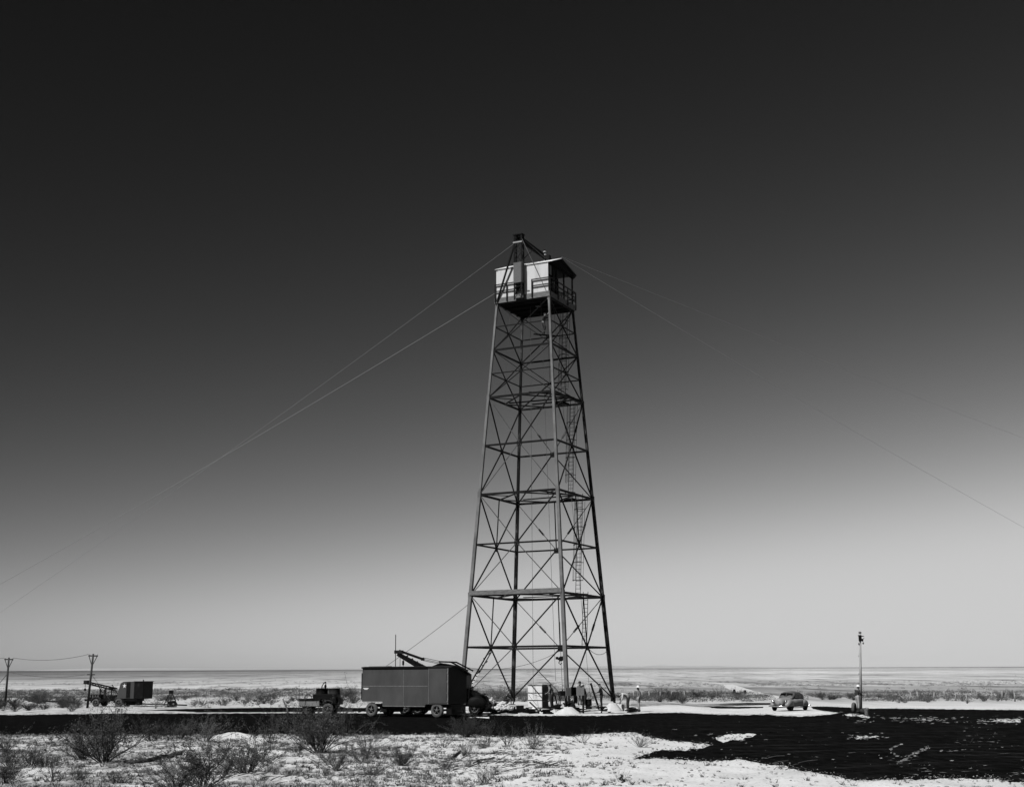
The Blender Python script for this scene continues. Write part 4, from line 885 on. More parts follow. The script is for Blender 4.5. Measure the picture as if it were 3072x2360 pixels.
for s_ in (-1, 1):
    for x_, zz in ((1.38, .56), (-1.32, .54)):
        mb = MB().loft([(x_+.66, s_*.66, zz-.06, .04, .06, 2), (x_+.60, s_*.68, zz, .17, .2, 2.2), (x_+.35, s_*.70, zz+.08, .22, .34, 2.3), (x_, s_*.70, zz+.12, .23, .38, 2.3), (x_-.35, s_*.70, zz+.05, .21, .33, 2.3), (x_-.62, s_*.68, zz-.05, .12, .2, 2.2), (x_-.75, s_*.64, zz-.1, .03, .08, 2)], 20)
        mb.v = [(x, y, max(z, .42) if abs(x-x_) < .38 else max(z, .28)) for x, y, z in mb.v]
        mb.build('fender', M['car'], K, True)
        wheel(K, (x_, s_*.76, .36), .36, .20, s_, 'rubber', 'dark2')
    MB().lohi((-.9, s_*.78-.08, .26), (.85, s_*.78+.08, .32)).build('running_board', M['car'], K)
    hl_ = MB().lathe([(.02, .08), (.09, .06), (.115, 0), (.11, -.1), (.05, -.25)], 16, (1.98, s_*.60, .86), 'X').build('headlight', M['chrome'], K, True)
    for x0, x1, zb, zt in ((.42, -.17, 1.17, 1.60), (-.21, -.79, 1.17, 1.62), (-.83, -1.30, 1.17, 1.52)):
        yb, yt = s_*.715, s_*.655
        mb = MB(); v = [(x0, yb, zb), (x1, yb, zb), (x1 + (.16 if x1 < -1 else .03), yt, zt), (x0 - (.22 if x0 > .3 else .03), yt, zt)]; v += [(a, b-s_*.05, c) for a, b, c in v]
        mb.add(v, [(0, 1, 2, 3), (7, 6, 5, 4), (0, 4, 5, 1), (1, 5, 6, 2), (2, 6, 7, 3), (3, 7, 4, 0)]); mb.build('side_window', M['glass'], K)
    for x_ in (.02, -.62): MB().lohi((x_, s_*.86, 1.02), (x_+.14, s_*.885, 1.045)).build('door_handle', M['chrome'], K)
    v = [(.76, s_*.03, 1.17), (.69, s_*.60, 1.17), (.44, s_*.54, 1.58), (.48, s_*.03, 1.62)]; v += [(a-.06, b, c-.02) for a, b, c in v]
    v = [(a+.045, b, c+.015) for a, b, c in v]
    MB().add(v, [(0, 1, 2, 3), (7, 6, 5, 4), (0, 4, 5, 1), (1, 5, 6, 2), (2, 6, 7, 3), (3, 7, 4, 0)]).build('windscreen', M['glass'], K)
mb = MB()
for i in range(9): mb.lohi((2.20-.01*i, -.34+.02*i, .48+.045*i), (2.32-.01*i, .34-.02*i, .50+.045*i))
mb.build('grille', M['chrome'], K)
MB().tube([(2.20, -.85, .45), (2.42, -.5, .45), (2.46, 0, .45), (2.42, .5, .45), (2.20, .85, .45)], .055, 8).build('bumper', M['chrome'], K, True)
MB().tube([(-2.3, -.8, .45), (-2.48, -.4, .45), (-2.5, 0, .45), (-2.48, .4, .45), (-2.3, .8, .45)], .055, 8).build('bumper', M['chrome'], K, True)

# ================================================================== POLES AND LINES
def tel_pole(px, py, topx, topy, label, low):
    b = gp(px, py); t = at(topx, topy, b.y) - b
    o = thing('telephone_pole', label, 'telephone pole', b, 0, 'telephone poles on the left')
    pl = MB().tube([(0, 0, 0), t], .11, 10, .08).build('pole', M['wood_pole'], o, True)
    u = t.normalized(); a = u.cross(V((0, 1, 0))).normalized(); a = V((1, 0, -.02))
    c = t - u*.18
    MB().beam(c - a*.40, c + a*.40, .09, .11).build('crossarm', M['wood_pole'], o)
    for s_ in (-1, 1):
        MB().beam(c + a*.36*s_, t - u*1.05, .05).build('arm_brace', M['wood_pole'], o)
        MB().lathe([(.02, 0), (.05, .04), (.055, .10), (.02, .14)], 8, c + a*.33*s_ + V((0, 0, .05))).build('insulator', M['porcelain'], o)
    if low:
        c2 = t - u*1.75; MB().beam(c2 - a*.34, c2 + a*.34, .07, .08).build('crossarm', M['wood_pole'], o)
    return b, b + t, b + c, a
A = tel_pole(15, 2118, 27, 1971, 'leftmost telephone pole at the left edge behind the dark road', False)
B = tel_pole(262, 2123, 280, 1960, 'telephone pole standing in front of the truck crane with the white star', True)
PW = 'wires between the telephone poles'
wire('telephone_wire', A[2] + V((.33, 0, .15)), B[2] + V((-.33, 0, .15)), .018, M['rope'], 'upper wire sagging between the two left telephone poles', 'wire', .35, PW)
wire('telephone_wire', A[1] + V((-.05, 0, -1.25)), B[1] + V((-.62, 0, -1.75)), .018, M['rope'], 'lower wire sagging between the two left telephone poles', 'wire', .35, PW)
wire('telephone_wire', A[2] + V((-.33, 0, .15)), A[2] + V((-14, -2, -.6)), .018, M['rope'], 'wire leaving the leftmost pole towards the left edge', 'wire', .3, PW)
wire('pole_stay', A[1] + V((-.06, 0, -1.5)), gp(-60, 2118), .03, M['rope'], 'dark stay wire slanting down left from the leftmost telephone pole', 'stay wire', 0)
wire('pole_stay', B[1] + V((.0, 0, -1.8)), gp(345, 2119), .018, M['wire'], 'thin pale stay wire slanting down right from the second telephone pole', 'stay wire', 0)
pb_ = gy(2583, 98.6); up_ = thing('utility_pole', 'pale weathered utility pole with dark fittings at its top on the right', 'utility pole', pb_)
ht = at(2580, 1899, 98.6).z
ptop = at(2580, 1899, 98.6) - pb_
MB().tube([(0, 0, 0), ptop], .105, 12, .08).build('pole', M['pale_pole'], up_, True)
px_ = ptop.x
MB().box((px_-.04, -.1, ht-.35), (.20, .22, .45)).box((px_+.12, -.12, ht-.5), (.12, .12, .2)).build('fuse_box', M['dark'], up_, bevel=.03)
MB().lathe([(.10, 0), (.12, .08), (.05, .14)], 10, (px_, 0, ht)).build('pole_cap', M['rim'], up_)
MB().beam((px_-.19, -.1, ht-.15), (px_+.24, -.1, ht-.22), .06).beam((px_-.04, -.1, ht-.6), (px_+.26, -.1, ht-.35), .04).build('bracket', M['dark'], up_)
for x_, z_ in ((-.14, -.85), (.18, -.8)): MB().lathe([(.02, 0), (.05, .03), (.05, .12), (.02, .15)], 8, (px_+x_, -.05, ht+z_)).build('insulator', M['dark'], up_)
for z_ in (1.9, 2.6, 3.9): MB().box((ptop.x*z_/ht-.11, 0, z_), (.1, .04, .04)).build('climbing_step', M['dark'], up_)
tq = gp(2563, 2140); ty = thing('spare_tyre', 'worn grey tyre propped upright left of the pale utility pole', 'tyre', tq, R(62))
tt = MB().lathe([(.22, -.09), (.33, -.1), (.38, -.04), (.38, .04), (.33, .1), (.22, .09), (.22, -.09)], 24, (0, 0, .37), 'Y', cap=False).build('casing', M['dusty_rubber'], ty, True); MB().lathe([(.22, -.03), (.22, .03)], 20, (0, 0, .37), 'Y').build('rim', M['dark'], ty)
bq = gp(2601, 2147); pl_ = thing('pail', 'small pale pail standing right of the utility pole', 'pail', bq)
MB().lathe([(.12, 0), (.13, .02), (.15, .40), (.16, .42), (.14, .42), (.12, .05)], 16).build('body', M['trailer_trim'], pl_, True); MB().tube([(.15*math.cos(a), 0, .40+.12*math.sin(a)) for a in [PI*i/8 for i in range(9)]], .012, 6).build('handle', M['dark'], pl_)
o = MB().tube([(0, 0, .16), (.5, .3, .16)], .16, 10).tube([(-.4, .1, .1), (0, .5, .1)], .10, 8).build('log_pile', M['bark'], None, True); o.location = gp(2585, 2139); tag(o, 'short dark logs lying between the tyre and the pale pail', 'logs')

# fence posts
FG = 'fence posts across the plain on the right'
fp = MB().tube([(0, 0, 0), (.02, 0, .4), (0, 0, .82)], .07, 7, .055).build('fence_post', M['pale_pole'], None, True)
posts = [(1902, 2098), (1928, 2097), (1948, 2099), (1981, 2097), (2015, 2098), (2055, 2097), (2731, 2101), (2754, 2098), (2801, 2101), (2868, 2101), (2902, 2109), (2931, 2096), (2978, 2097), (3006, 2096), (2833, 2095), (3045, 2103)]
for i, (x, y) in enumerate(posts):
    o = fp if i == 0 else fp.copy()
    if i: COL.objects.link(o)
    o.location = gp(x, y); o.rotation_euler = (rnd.uniform(-.08, .08), rnd.uniform(-.12, .12), 0)
    tag(o, 'pale fence post standing in the scrub just right of the tower' if i < 6 else 'pale fence post standing in the scrub at the far right', 'fence post', FG if i > 5 else 'fence posts in the scrub beside the tower')
# distant drums beside the track
for i, (x, y, lb) in enumerate(((2203, 2077, 'left of two tiny dark drums beside the distant dirt track'), (2235, 2080, 'right of two tiny dark drums beside the distant dirt track'))):
    o = MB().lathe([(.28, 0), (.30, .02), (.28, .05), (.28, .42), (.30, .45), (.28, .48), (.28, .82), (.30, .85), (.05, .85)], 12).build('oil_drum', M['dark2'], None, True); o.scale = (.62, .62, .55); o.location = gp(x, y); tag(o, lb, 'drum', 'drums beside the dirt track')

# ================================================================== WORK AT THE TOWER FOOT
CR = at(1626, 2121, 99.0); czz = pad(CR.x, CR.y); RC = R(-26)
tiers = [('lowest of the stacked white crates at the tower foot', .06, .48), ('middle one of the stacked white crates at the tower foot', .60, .48), ('topmost of the stacked white crates at the tower foot', 1.14, .48)]
for lb, z, h in tiers:
    c = thing('crate', lb, 'crate', (CR.x, CR.y, czz + z), RC, 'white crates stacked at the tower foot')
    MB().lohi((-1.16, 0, 0), (0, 1.15, h)).build('box', M['white'], c, bevel=.01)
    MB().lohi((.001, .05, .02), (.03, 1.1, h-.02)).build('side_panel', M['crate_side_shade'], c)  # shade on the crate's right side put into a darker panel colour
    for y_ in (.02, 1.0): MB().lohi((-1.13, y_, h), (-.03, y_+.12, h+.06)).build('runner', M['board_dark'], c)
    for z_ in (.06, h-.10): MB().lohi((.031, .02, z_), (.06, 1.13, z_+.05)).build('batten', M['board'], c)
o = MB().lohi((-1.2, -.03, 1.68), (.05, 1.2, 1.73)).build('lid_board', M['board_light']); o.location = (CR.x, CR.y, czz); o.rotation_euler.z = RC; tag(o, 'pale board lying on top of the stacked white crates', 'board')
o = MB().lohi((-1.3, -.1, 0), (.9, .05, .06)).lohi((-1.3, .6, 0), (.9, .75, .06)).lohi((-1.3, 1.15, 0), (.9, 1.3, .06)).build('skid', M['board_dark']); o.location = (CR.x, CR.y, czz); o.rotation_euler.z = RC; tag(o, 'dark timber skid under the stacked white crates', 'skid')
o = MB().beam(at(1664, 2085, 98.3), gy(1676, 98.3) + V((0, 0, .02)), .09).beam(at(1650, 2056, 98.3), at(1664, 2085, 98.3), .07).build('leaning_bar', M['dark']); tag(o, 'dark bar leaning against the right side of the stacked white crates', 'bar')
for i, (p, q) in enumerate((((1585, 2075), (1626, 2090)), ((1586, 2083), (1612, 2116)))):
    b = gy(p[0], 97.6); o = wire('loose_line', at(*p, 97.6), at(*q, 97.6), .012, M['dark'], ['upper', 'lower'][i] + ' dark line slung across the white faces of the stacked crates', 'line', .03)
# hopper on stilts
HP = at(1713, 2100, 92.7); hpz = 0; hz2 = lambda py: CAMH - (py - 2019)/41.8
hp = thing('hopper', 'grey corrugated hopper raised on dark posts at the tower foot', 'hopper', (HP.x, HP.y, 0), R(0))
w = 39.3
MB().corrug((-.34, .35), (.0, 0), hz2(2084), hz2(2060), .06).build('left_side', M['grey_sheet'], hp) if False else None
def slab(name, p, q, z0, z1, m):
    MB().corrug((p[0], p[1], 0), (q[0], q[1], 0), z0, z1, .06).build(name, m, hp)
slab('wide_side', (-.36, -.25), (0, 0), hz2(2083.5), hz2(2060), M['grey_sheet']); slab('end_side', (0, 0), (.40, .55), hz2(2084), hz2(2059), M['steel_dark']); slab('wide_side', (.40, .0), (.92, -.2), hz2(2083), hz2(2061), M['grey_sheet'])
slab('rear_side', (.92, -.2), (.92, .8), hz2(2083), hz2(2061), M['grey_sheet']); slab('rear_side', (.92, .8), (-.36, .8), hz2(2083), hz2(2061), M['grey_sheet']); slab('rear_side', (-.36, .8), (-.36, -.25), hz2(2083), hz2(2061), M['grey_sheet'])
for x_, y_ in ((-.3, .7), (.86, .7), (.22, -.1), (.86, -.12)): MB().beam((x_, y_, hpz), (x_, y_, hz2(2082)), .09).build('post', M['board_dark'], hp)
MB().lohi((.22, .0, hz2(2106)), (.46, .3, hz2(2084))).build('chute', M['dark'], hp)
MB().beam((.20, -.3, hpz-.1), (.20, -.2, hz2(2100)), .06).build('prop', M['dark'], hp)
# engine on stand
EP = at(1688, 2100, 93.0); ez = pad(EP.x, EP.y); en = thing('mixer_engine', 'black engine block on a braced stand left of the hopper', 'engine', (EP.x, EP.y, 0), R(10))
MB().lohi((-.2, -.2, hz2(2084)), (.24, .3, hz2(2070))).build('block', M['dark'], en, bevel=.04)
for k in range(4): MB().lohi((-.18, -.23, hz2(2082.5-3*k)), (.22, -.2, hz2(2081.5-3*k))).build('cooling_fin', M['dark2'], en)
MB().tube([(.24, 0, hz2(2077)), (.36, 0, hz2(2077))], .09, 12).build('pulley', M['rim'], en); MB().tube([(0, 0, hz2(2070)), (0, 0, hz2(2066))], .04, 8).build('exhaust', M['dark'], en)
for x_ in (-.15, .2): MB().beam((x_, -.15, hz2(2084)), (x_*2, -.3, ez), .05).beam((x_, .25, hz2(2084)), (x_*2, .4, ez), .05).build('stand_leg', M['dark'], en)
MB().beam((-.3, -.28, ez+.2), (.38, -.28, ez+.2), .04).build('crossbar', M['dark'], en)
fr = thing('wire_reel', 'small dark frame of rods left of the black engine', 'frame', (at(1672, 2100, 93.0).x, 93.0, 0)); 
for k, z_ in enumerate((2076, 2081)): MB().beam((-.22, 0, hz2(z_)), (.2, 0, hz2(z_-1)), .05).build('rod', M['dark'], fr)
MB().beam((.1, 0, hz2(2072)), (.08, 0, hz2(2084)), .05).beam((-.1, 0, hz2(2084)), (-.1, 0, 0), .04).beam((.12, 0, hz2(2084)), (.12, 0, 0), .04).build('upright', M['dark'], fr)
# mortar trough
MP = gp(1702, 2124); mt = thing('mortar_trough', 'black mortar trough on a low stand in front of the hopper', 'trough', MP, R(-4))
MB().prism([(-.22, .22), (.24, .22), (.34, .40), (-.32, .40)], -.3, .3).build('pan', M['dark'], mt); 
for x_ in (-.2, .2): MB().beam((x_, -.25, 0), (x_*.9, -.2, .24), .05).beam((x_, .25, 0), (x_*.9, .2, .24), .05).build('leg', M['dark'], mt)
# white pail, drum and boxes
o = MB().lohi((-.13, -.13, 0), (.13, .13, .34)).lohi((-.15, -.15, .34), (.15, .15, .37)).build('white_box', M['white'], None, bevel=.01); o.location = gy(1752, 97.2); tag(o, 'small white box at the feet of the man by the hopper', 'box')
dr = thing('oil_drum', 'dark drum standing right of the man at the hopper', 'drum', gy(1766, 98.2)); MB().lathe([(.24, 0), (.26, .02), (.24, .04), (.24, .33), (.26, .35), (.24, .37), (.24, .68), (.26, .7), (.22, .7)], 18).build('shell', M['steel_dark'], dr, True); MB().lathe([(.03, .70), (.03, .73)], 8, (.1, 0, 0)).build('bung', M['rim'], dr)
fb = gp(1860, 2132); o = MB().lohi((-.26, -.26, 0), (.26, .26, .48)).build('concrete_block', M['white'], None, bevel=.01); o.location = fb; o.rotation_euler.z = R(-20); tag(o, 'square white concrete block just right of the right tower leg', 'block')
# wheelbarrow
wb_ = gp(1812, 2124); wb = thing('wheelbarrow', 'black steel wheelbarrow at the foot of the tower', 'wheelbarrow', (wb_.x, wb_.y, 0), R(2))
mb = MB(); a = [(-.30, -.26, .42), (.42, -.30, .46), (.42, .30, .46), (-.30, .26, .42)]; b = [(-.20, -.16, .14), (.16, -.18, .12), (.16, .18, .12), (-.20, .16, .14)]
mb.add(a + b, [(0, 1, 5, 4), (1, 2, 6, 5), (2, 3, 7, 6), (3, 0, 4, 7), (4, 5, 6, 7), (0, 3, 2, 1)]); mb.build('tray', M['dark'], wb)
for s_ in (-1, 1): MB().tube([(-.75, s_*.28, .50), (-.2, s_*.2, .14), (.35, s_*.06, .14)], .025, 6).build('handle', M['board'], wb); MB().beam((-.15, s_*.2, .14), (-.2, s_*.22, 0), .04).build('leg', M['dark'], wb)
wheel(wb, (.38, 0, .15), .15, .08, -1)
o = MB().beam(gy(1797, 97.6) + V((0, 0, .05)), at(1772, 2048, 97.6), .14).build('timber_post', M['dark']); tag(o, 'thick dark timber leaning left above the black wheelbarrow', 'timber')
# planks
def plank(p, q, w, m, label, z=.04, Yo=None):
    a, b = gp(*p), gp(*q); a.z += z; b.z += z; o = MB().beam(a, b, w, .05).build('plank', M[m]); tag(o, label, 'plank'); return o
plank((1728, 2129), (1757, 2128), .35, 'board_dark', 'short dark plank lying in front of the hopper'); plank((1735, 2137), (1770, 2132), .1, 'board_dark', 'thin dark batten lying before the white sand heaps')
plank((1755, 2125), (1818, 2126), .3, 'board_dark', 'long dark plank lying in front of the wheelbarrow', .12); plank((1778, 2126), (1800, 2124), .3, 'board', 'grey plank end lying across the dark plank by the wheelbarrow', .20)
plank((1885, 2133), (1912, 2131), .22, 'board_dark', 'dark plank lying between the bending man and the man in the hat')
# lumber table
lt = gp(1523, 2136); tb = thing('plank_table', 'low plank table of pale boards before the far tower leg', 'table', (lt.x, lt.y, 0), R(-3))
for k in range(4): MB().lohi((-.62, -.4+.2*k, .42), (.62, -.22+.2*k, .46+.01*k)).build('board', M['board_light'], tb)
for x_ in (-.5, 0, .5): MB().lohi((x_-.05, -.35, 0), (x_+.05, -.27, .42)).lohi((x_-.05, .27, 0), (x_+.05, .35, .42)).build('leg', M['board_dark'], tb)
MB().lohi((-.6, -.2, .1), (.6, .3, .16)).build('shelf', M['board_dark'], tb)
o = MB().beam(gp(1492, 2139) + V((0, 0, .05)), gp(1535, 2133) + V((0, -.1, .35)), .2, .06).build('plank', M['board']); tag(o, 'grey plank leaning on the low plank table', 'plank')
o = MB().lohi((-.25, -.2, 0), (.3, .3, .5)).build('tool_chest', M['dark'], None, bevel=.02); o.location = gp(1559, 2137); tag(o, 'black tool chest at the right end of the low plank table', 'chest')
o = MB().lohi((-.2, -.2, .0), (.2, .2, .55)).build('motor', M['dark'], None, bevel=.08); o.location = gp(1490, 2132); tag(o, 'dark stubby motor at the left end of the low plank table', 'motor')
def rock(rx, ry, rz, seed, amp=.25, n=2):
    b = bmesh.new(); bmesh.ops.create_icosphere(b, subdivisions=n, radius=1)
    for v in b.verts:
        k = 1 + amp*noise.fractal(v.co*1.7 + V((seed*3.1, seed, 0)), 1, 2, 4); v.co = V((v.co.x*rx*k, v.co.y*ry*k, max(-.02, v.co.z*rz*k)))
    vs = [tuple(v.co) for v in b.verts]; fs = [tuple(v.index for v in f.verts) for f in b.faces]; b.free(); return vs, fs
def sack(px, py, rx, rz, seed, label):
    o = MB().add(*rock(rx, rx*.7, rz, seed)).build('sack', M['white'], None, True); o.location = gp(px, py); tag(o, label, 'sack', 'white sacks heaped before the crates')
sack(1565, 2137, .28, .36, 1, 'white sack slumped right of the black tool chest'); sack(1585, 2136, .30, .30, 2, 'low white sack in the middle of the debris before the crates')
sack(1605, 2134, .34, .34, 3, 'white sack nearest the foot of the stacked crates'); sack(1625, 2138, .22, .14, 4, 'small flat white sack at the right end of the debris')
o = MB().tube([gp(1590, 2128) + V((0, 0, .5)), gp(1618, 2137) + V((0, 0, .1))], .05, 8).box(gp(1619, 2137) + V((0, 0, .14)), (.25, .25, .26)).build('shovel', M['dark']); tag(o, 'dark long handled tool lying over the white sacks', 'shovel')
for i, (x, y, lb) in enumerate(((1545, 2140, 'dark scrap timber before the black tool chest'), (1640, 2141, 'dark scrap timber between the small flat sack and the left white sand heap'), (1672, 2128, 'dark scrap timber behind the left white sand heap'), (1480, 2141, 'dark scrap timber before the tall white gravel heap'), (1730, 2134, 'dark scrap timber right of the left white sand heap'), (1898, 2136, 'dark scrap timber at the feet of the man in the white hat'), (1575, 2139, 'dark scrap timber before the middle white sack'), (1597, 2140, 'dark scrap timber before the sack nearest the crates'), (1512, 2139, 'dark scrap timber under the low plank table'))):
    mb = MB()
    for k in range(5): a = R(rnd.uniform(-40, 40)); c = V((rnd.uniform(-.2, .2), rnd.uniform(-.2, .2), .06+.06*k)); d = V((math.cos(a), math.sin(a), rnd.uniform(-.1, .1)))*.38; mb.beam(c-d, c+d, .08)
    o = mb.build('scrap_timber', M['board_dark']); o.location = gp(x, y); tag(o, lb, 'timber')
# heaps
def heap(name, px, py, rx, ry, h, seed, label, m='heap', flat=.35, rough=.05):
    mb = MB(); n, kk = 36, 12; vs = []
    for i in range(kk+1):
        t = i/kk
        for j in range(n):
            a = 2*PI*j/n; rr = t*(1 + .14*noise.noise(V((math.cos(a)*1.3, math.sin(a)*1.3, seed))))
            z = h*(1 - max(0, (t-flat)/(1-flat)))**1.05 + rough*h*noise.fractal(V((t*6*math.cos(a), t*6*math.sin(a), seed)), .8, 2, 5)*(1-t); vs.append((rx*rr*math.cos(a), ry*rr*math.sin(a), z - .02*(t == 1)))
    fs = [(i*n+j, i*n+(j+1) % n, (i+1)*n+(j+1) % n, (i+1)*n+j) for i in range(kk) for j in range(n)]
    mb.add(vs, fs); o = mb.build(name, M[m], None, True); o.location = gp(px, py); o.location.z -= .01; return tag(o, label, 'heap')
def gravel(name, px, py, rx, ry, h, seed, label):
    r = random.Random(seed); mb = MB()
    for k in range(330):
        a = r.uniform(0, 6.283); t = r.random()**.6; q = .05 + .09*r.random(); c = (rx*t*math.cos(a), ry*t*math.sin(a), h*(1-t)**.8*r.uniform(.55, 1)*.9)
        vs, fs = rock(q, q, q*.85, k + seed*9, .45, 1); mb.add([(v[0]+c[0], v[1]+c[1], max(-.02, v[2]+c[2])) for v in vs], fs)
    for k in range(10):
        z = h*(.05+.07*k); q = rx*(1-z/h)*.8; vs, fs = rock(q, q*ry/rx, .18, k+50, .3, 2); mb.add([(v[0], v[1], max(-.02, v[2]+z)) for v in vs], fs)
    o = mb.build(name, M['heap'], None, True); o.location = gp(px, py); return tag(o, label, 'heap')
heap('sand_heap', 1703, 2141, .98, .8, .48, 1, 'left of the two smooth white sand heaps in front of the hopper')
heap('sand_heap', 1838, 2131, .72, .6, .52, 2, 'white sand heap beside the black wheelbarrow at the right tower leg')
gravel('gravel_heap', 1476, 2135, .75, .6, 1.15, 3, 'tall rough heap of white gravel right of the crane truck')
gravel('gravel_heap', 1508, 2128, .7, .6, .6, 4, 'lower white gravel heap behind the plank table')
heap('sand_heap', 2378, 2141, 1.5, .5, .12, 5, 'low bank of pale sand in front of the sedan'); heap('sand_heap', 2455, 2139, 1.0, .5, .14, 6, 'low bank of pale sand behind the wheels of the sedan')
heap('sand_heap', 700, 2222, 2.0, 1.1, .38, 8, 'rounded pale sand heap at the near edge of the road, left', flat=.1)

# ================================================================== PLANTS
def bush_mesh(seed, h, spread, nst, leafn, leafs, base=.12, arch=.5):
    r = random.Random(seed); st = MB(); lf_v = []; lf_f = []; tips = []
    def leaf(p, s):
        d = V((r.gauss(0, 1), r.gauss(0, 1), r.gauss(0, 1))).normalized(); u = d.orthogonal().normalized(); i = len(lf_v)
        lf_v.extend([tuple(p), tuple(p + d*s + u*s*.45), tuple(p + d*s*1.5), tuple(p + d*s - u*s*.45)]); lf_f.append((i, i+1, i+2, i+3))
    for k in range(nst):
        a = r.uniform(0, 2*PI); lean = R(r.uniform(4, 62)*spread**.5) * (abs(r.gauss(0, 1))*.25+.75); ln = h * r.uniform(.6, 1.12) / max(.55, math.cos(lean)*.9)
        p = V((math.cos(a), math.sin(a), 0))*r.uniform(0, base); dr_ = V((math.sin(lean)*math.cos(a), math.sin(lean)*math.sin(a), math.cos(lean)))
        pts = [p.copy()]; nseg = 6
        for s in range(nseg):
            dr_ = (dr_ + V((r.gauss(0, .21), r.gauss(0, .21), r.gauss(.06*arch, .13)))).normalized(); p = p + dr_*ln/nseg; pts.append(p.copy())
        st.tube(pts, .0075*h+.003, 4, .003)
        for bnum in range(r.randint(6, 11)):
            t = r.uniform(.2, 1)*(nseg-.01); i = int(t); q = pts[i].lerp(pts[i+1], t-i); bd = (dr_ + V((r.gauss(0, .7), r.gauss(0, .7), r.gauss(.25, .35)))).normalized(); bl = ln*r.uniform(.14, .34)
            q2 = q + bd*bl*.5 + V((0, 0, r.uniform(-.02, .04)))*h; q3 = q2 + (bd + V((r.gauss(0, .4), r.gauss(0, .4), .3))).normalized()*bl*.5
            st.tube([q, q2, q3], .004, 3, .0015)
            for _ in range(leafn): 
                u = r.random(); c = q.lerp(q2, u*2) if u < .5 else q2.lerp(q3, u*2-1); leaf(c + V((r.gauss(0, .03), r.gauss(0, .03), r.gauss(0, .03)))*h, leafs*r.uniform(.6, 1.4))
    return st, lf_v, lf_f
PROT = {}
def proto(kind, seed, *a, leafmat='leaf'):
    st, lv, lf = bush_mesh(seed, *a)
    o = thing('desert_bush', 'prototype', 'bush', (0, 0, 0)); st.build('stems', M['stem'], o)
    me = bpy.data.meshes.new('foliage'); me.from_pydata(lv, [], lf); me.materials.append(M[leafmat]); f = bpy.data.objects.new('foliage', me); COL.objects.link(f); f.parent = o
    PROT[kind] = [o, False]
proto('big', 11, .92, 1.25, 52, 16, .018); proto('airy', 13, 1.0, .9, 16, 10, .017)
proto('twiggy', 14, 1.0, 1.1, 15, 3, .015); proto('leafy', 15, 1.0, 1.3, 30, 19, .021); proto('pale', 16, 1.0, 1.0, 30, 14, .018, leafmat='leaf_pale')
def bush(kind, px, py, hpx, label, group=None, wide=1.0, rz=None):
    p = G(px, py, 0); d = math.sqrt(p.x**2 + p.y**2 + CAMH**2); h = hpx / (FOC/d); o, used = PROT[kind]
    dz = relief(p.x, p.y)*.5 if p.y < 56 else (pad(p.x, p.y))
    sc = (h*wide, h*wide, h); rz = rnd.uniform(0, 6.28) if rz is None else rz; loc = (p.x, p.y, dz-.02)
    if not used: o.location = loc; o.rotation_euler.z = rz; o.scale = sc; PROT[kind][1] = True; r = o
    else: r = copy_tree(o, loc, rz, sc)
    r['label'] = label; r['group'] = group or 'desert bushes in the foreground'
    return r
bush('big', 312, 2289, 130, 'largest dark fan shaped bush at the lower left, with a log at its right', wide=1.0)
bush('big', 245, 2284, 84, 'bush with bare stems splaying left out of the largest dark bush', wide=1.0)
bush('leafy', 455, 2224, 55, 'small very dark bush on the road edge right of the largest bush', wide=1.1)
bush('pale', 618, 2228, 62, 'greyish bush at the road edge left of the pale sand heap', wide=1.1)
bush('airy', 812, 2232, 72, 'fan of dark stems splitting in a V right of the pale sand heap', wide=1.2)
bush('big', 960, 2264, 138, 'tall dark bush growing in front of the cart and trailer', wide=.85)
bush('leafy', 925, 2240, 80, 'dense leafy bush just left of the tall bush before the cart', wide=.9)
bush('airy', 1035, 2215, 90, 'spindly bush whose sprigs rise before the gap between cart and trailer', wide=.8)
bush('leafy', 1010, 2312, 62, 'low tufted bush below the tall bush in front of the cart', wide=1.0)
bush('twiggy', 1100, 2262, 66, 'open bush of crooked bare twigs below the left trailer wheel', wide=1.1)
bush('big', 1205, 2300, 56, 'compact dark bush in the pale sand below the trailer', wide=1.0)
bush('twiggy', 1125, 2330, 66, 'straggling bush of grey twigs left of the compact dark bush', wide=1.2)
bush('leafy', 740, 2325, 92, 'loose leafy bush with wide clumps at the bottom, right of the fallen log', wide=1.25)
bush('leafy', 610, 2372, 112, 'leafy bush low at the bottom of the picture left of the loose leafy bush', wide=1.25)
bush('leafy', 525, 2382, 80, 'leafy bush cut by the bottom edge below the fallen log', wide=1.3)
bush('airy', 160, 2352, 70, 'dark crooked bush with a single bent stem at the lower left', wide=.8)
bush('leafy', 15, 2352, 60, 'dark leafy bush in the bottom left corner', wide=1.4)
bush('pale', 35, 2310, 60, 'pale grassy bush at the left edge above the corner bush', wide=1.3)
bush('pale', 95, 2300, 52, 'pale low bush left of the largest dark bush', wide=1.3)
bush('pale', 10, 2262, 45, 'small pale bush at the left edge near the road', wide=1.5)
bush('big', 1400, 2212, 60, 'low dark bush on the near road edge right of the trailer', wide=1.2)
bush('airy', 1465, 2245, 60, 'thin sprig fanning left over pale sand below the truck', wide=.9)
bush('twiggy', 1520, 2240, 58, 'thin twiggy bush next to the upright bush at the road edge', wide=1.0)
bush('pale', 1597, 2250, 54, 'small upright grey bush at the road edge below the white crates', wide=.7)
bush('twiggy', 1750, 2232, 40, 'small sprig at the road edge below the wheelbarrow', wide=1.1)
bush('twiggy', 1330, 2248, 40, 'flat twiggy growth below the low dark bush right of the trailer', wide=1.5)
bush('pale', 1920, 2245, 30, 'tiny grey tuft left of the tip of the dark oiled patch', wide=1.2)
bush('twiggy', 1862, 2352, 40, 'small crooked twig standing near the bottom centre', wide=.6)
bush('leafy', 1090, 2292, 50, 'dark spray of twigs between the two crooked twig bushes', wide=1.1)
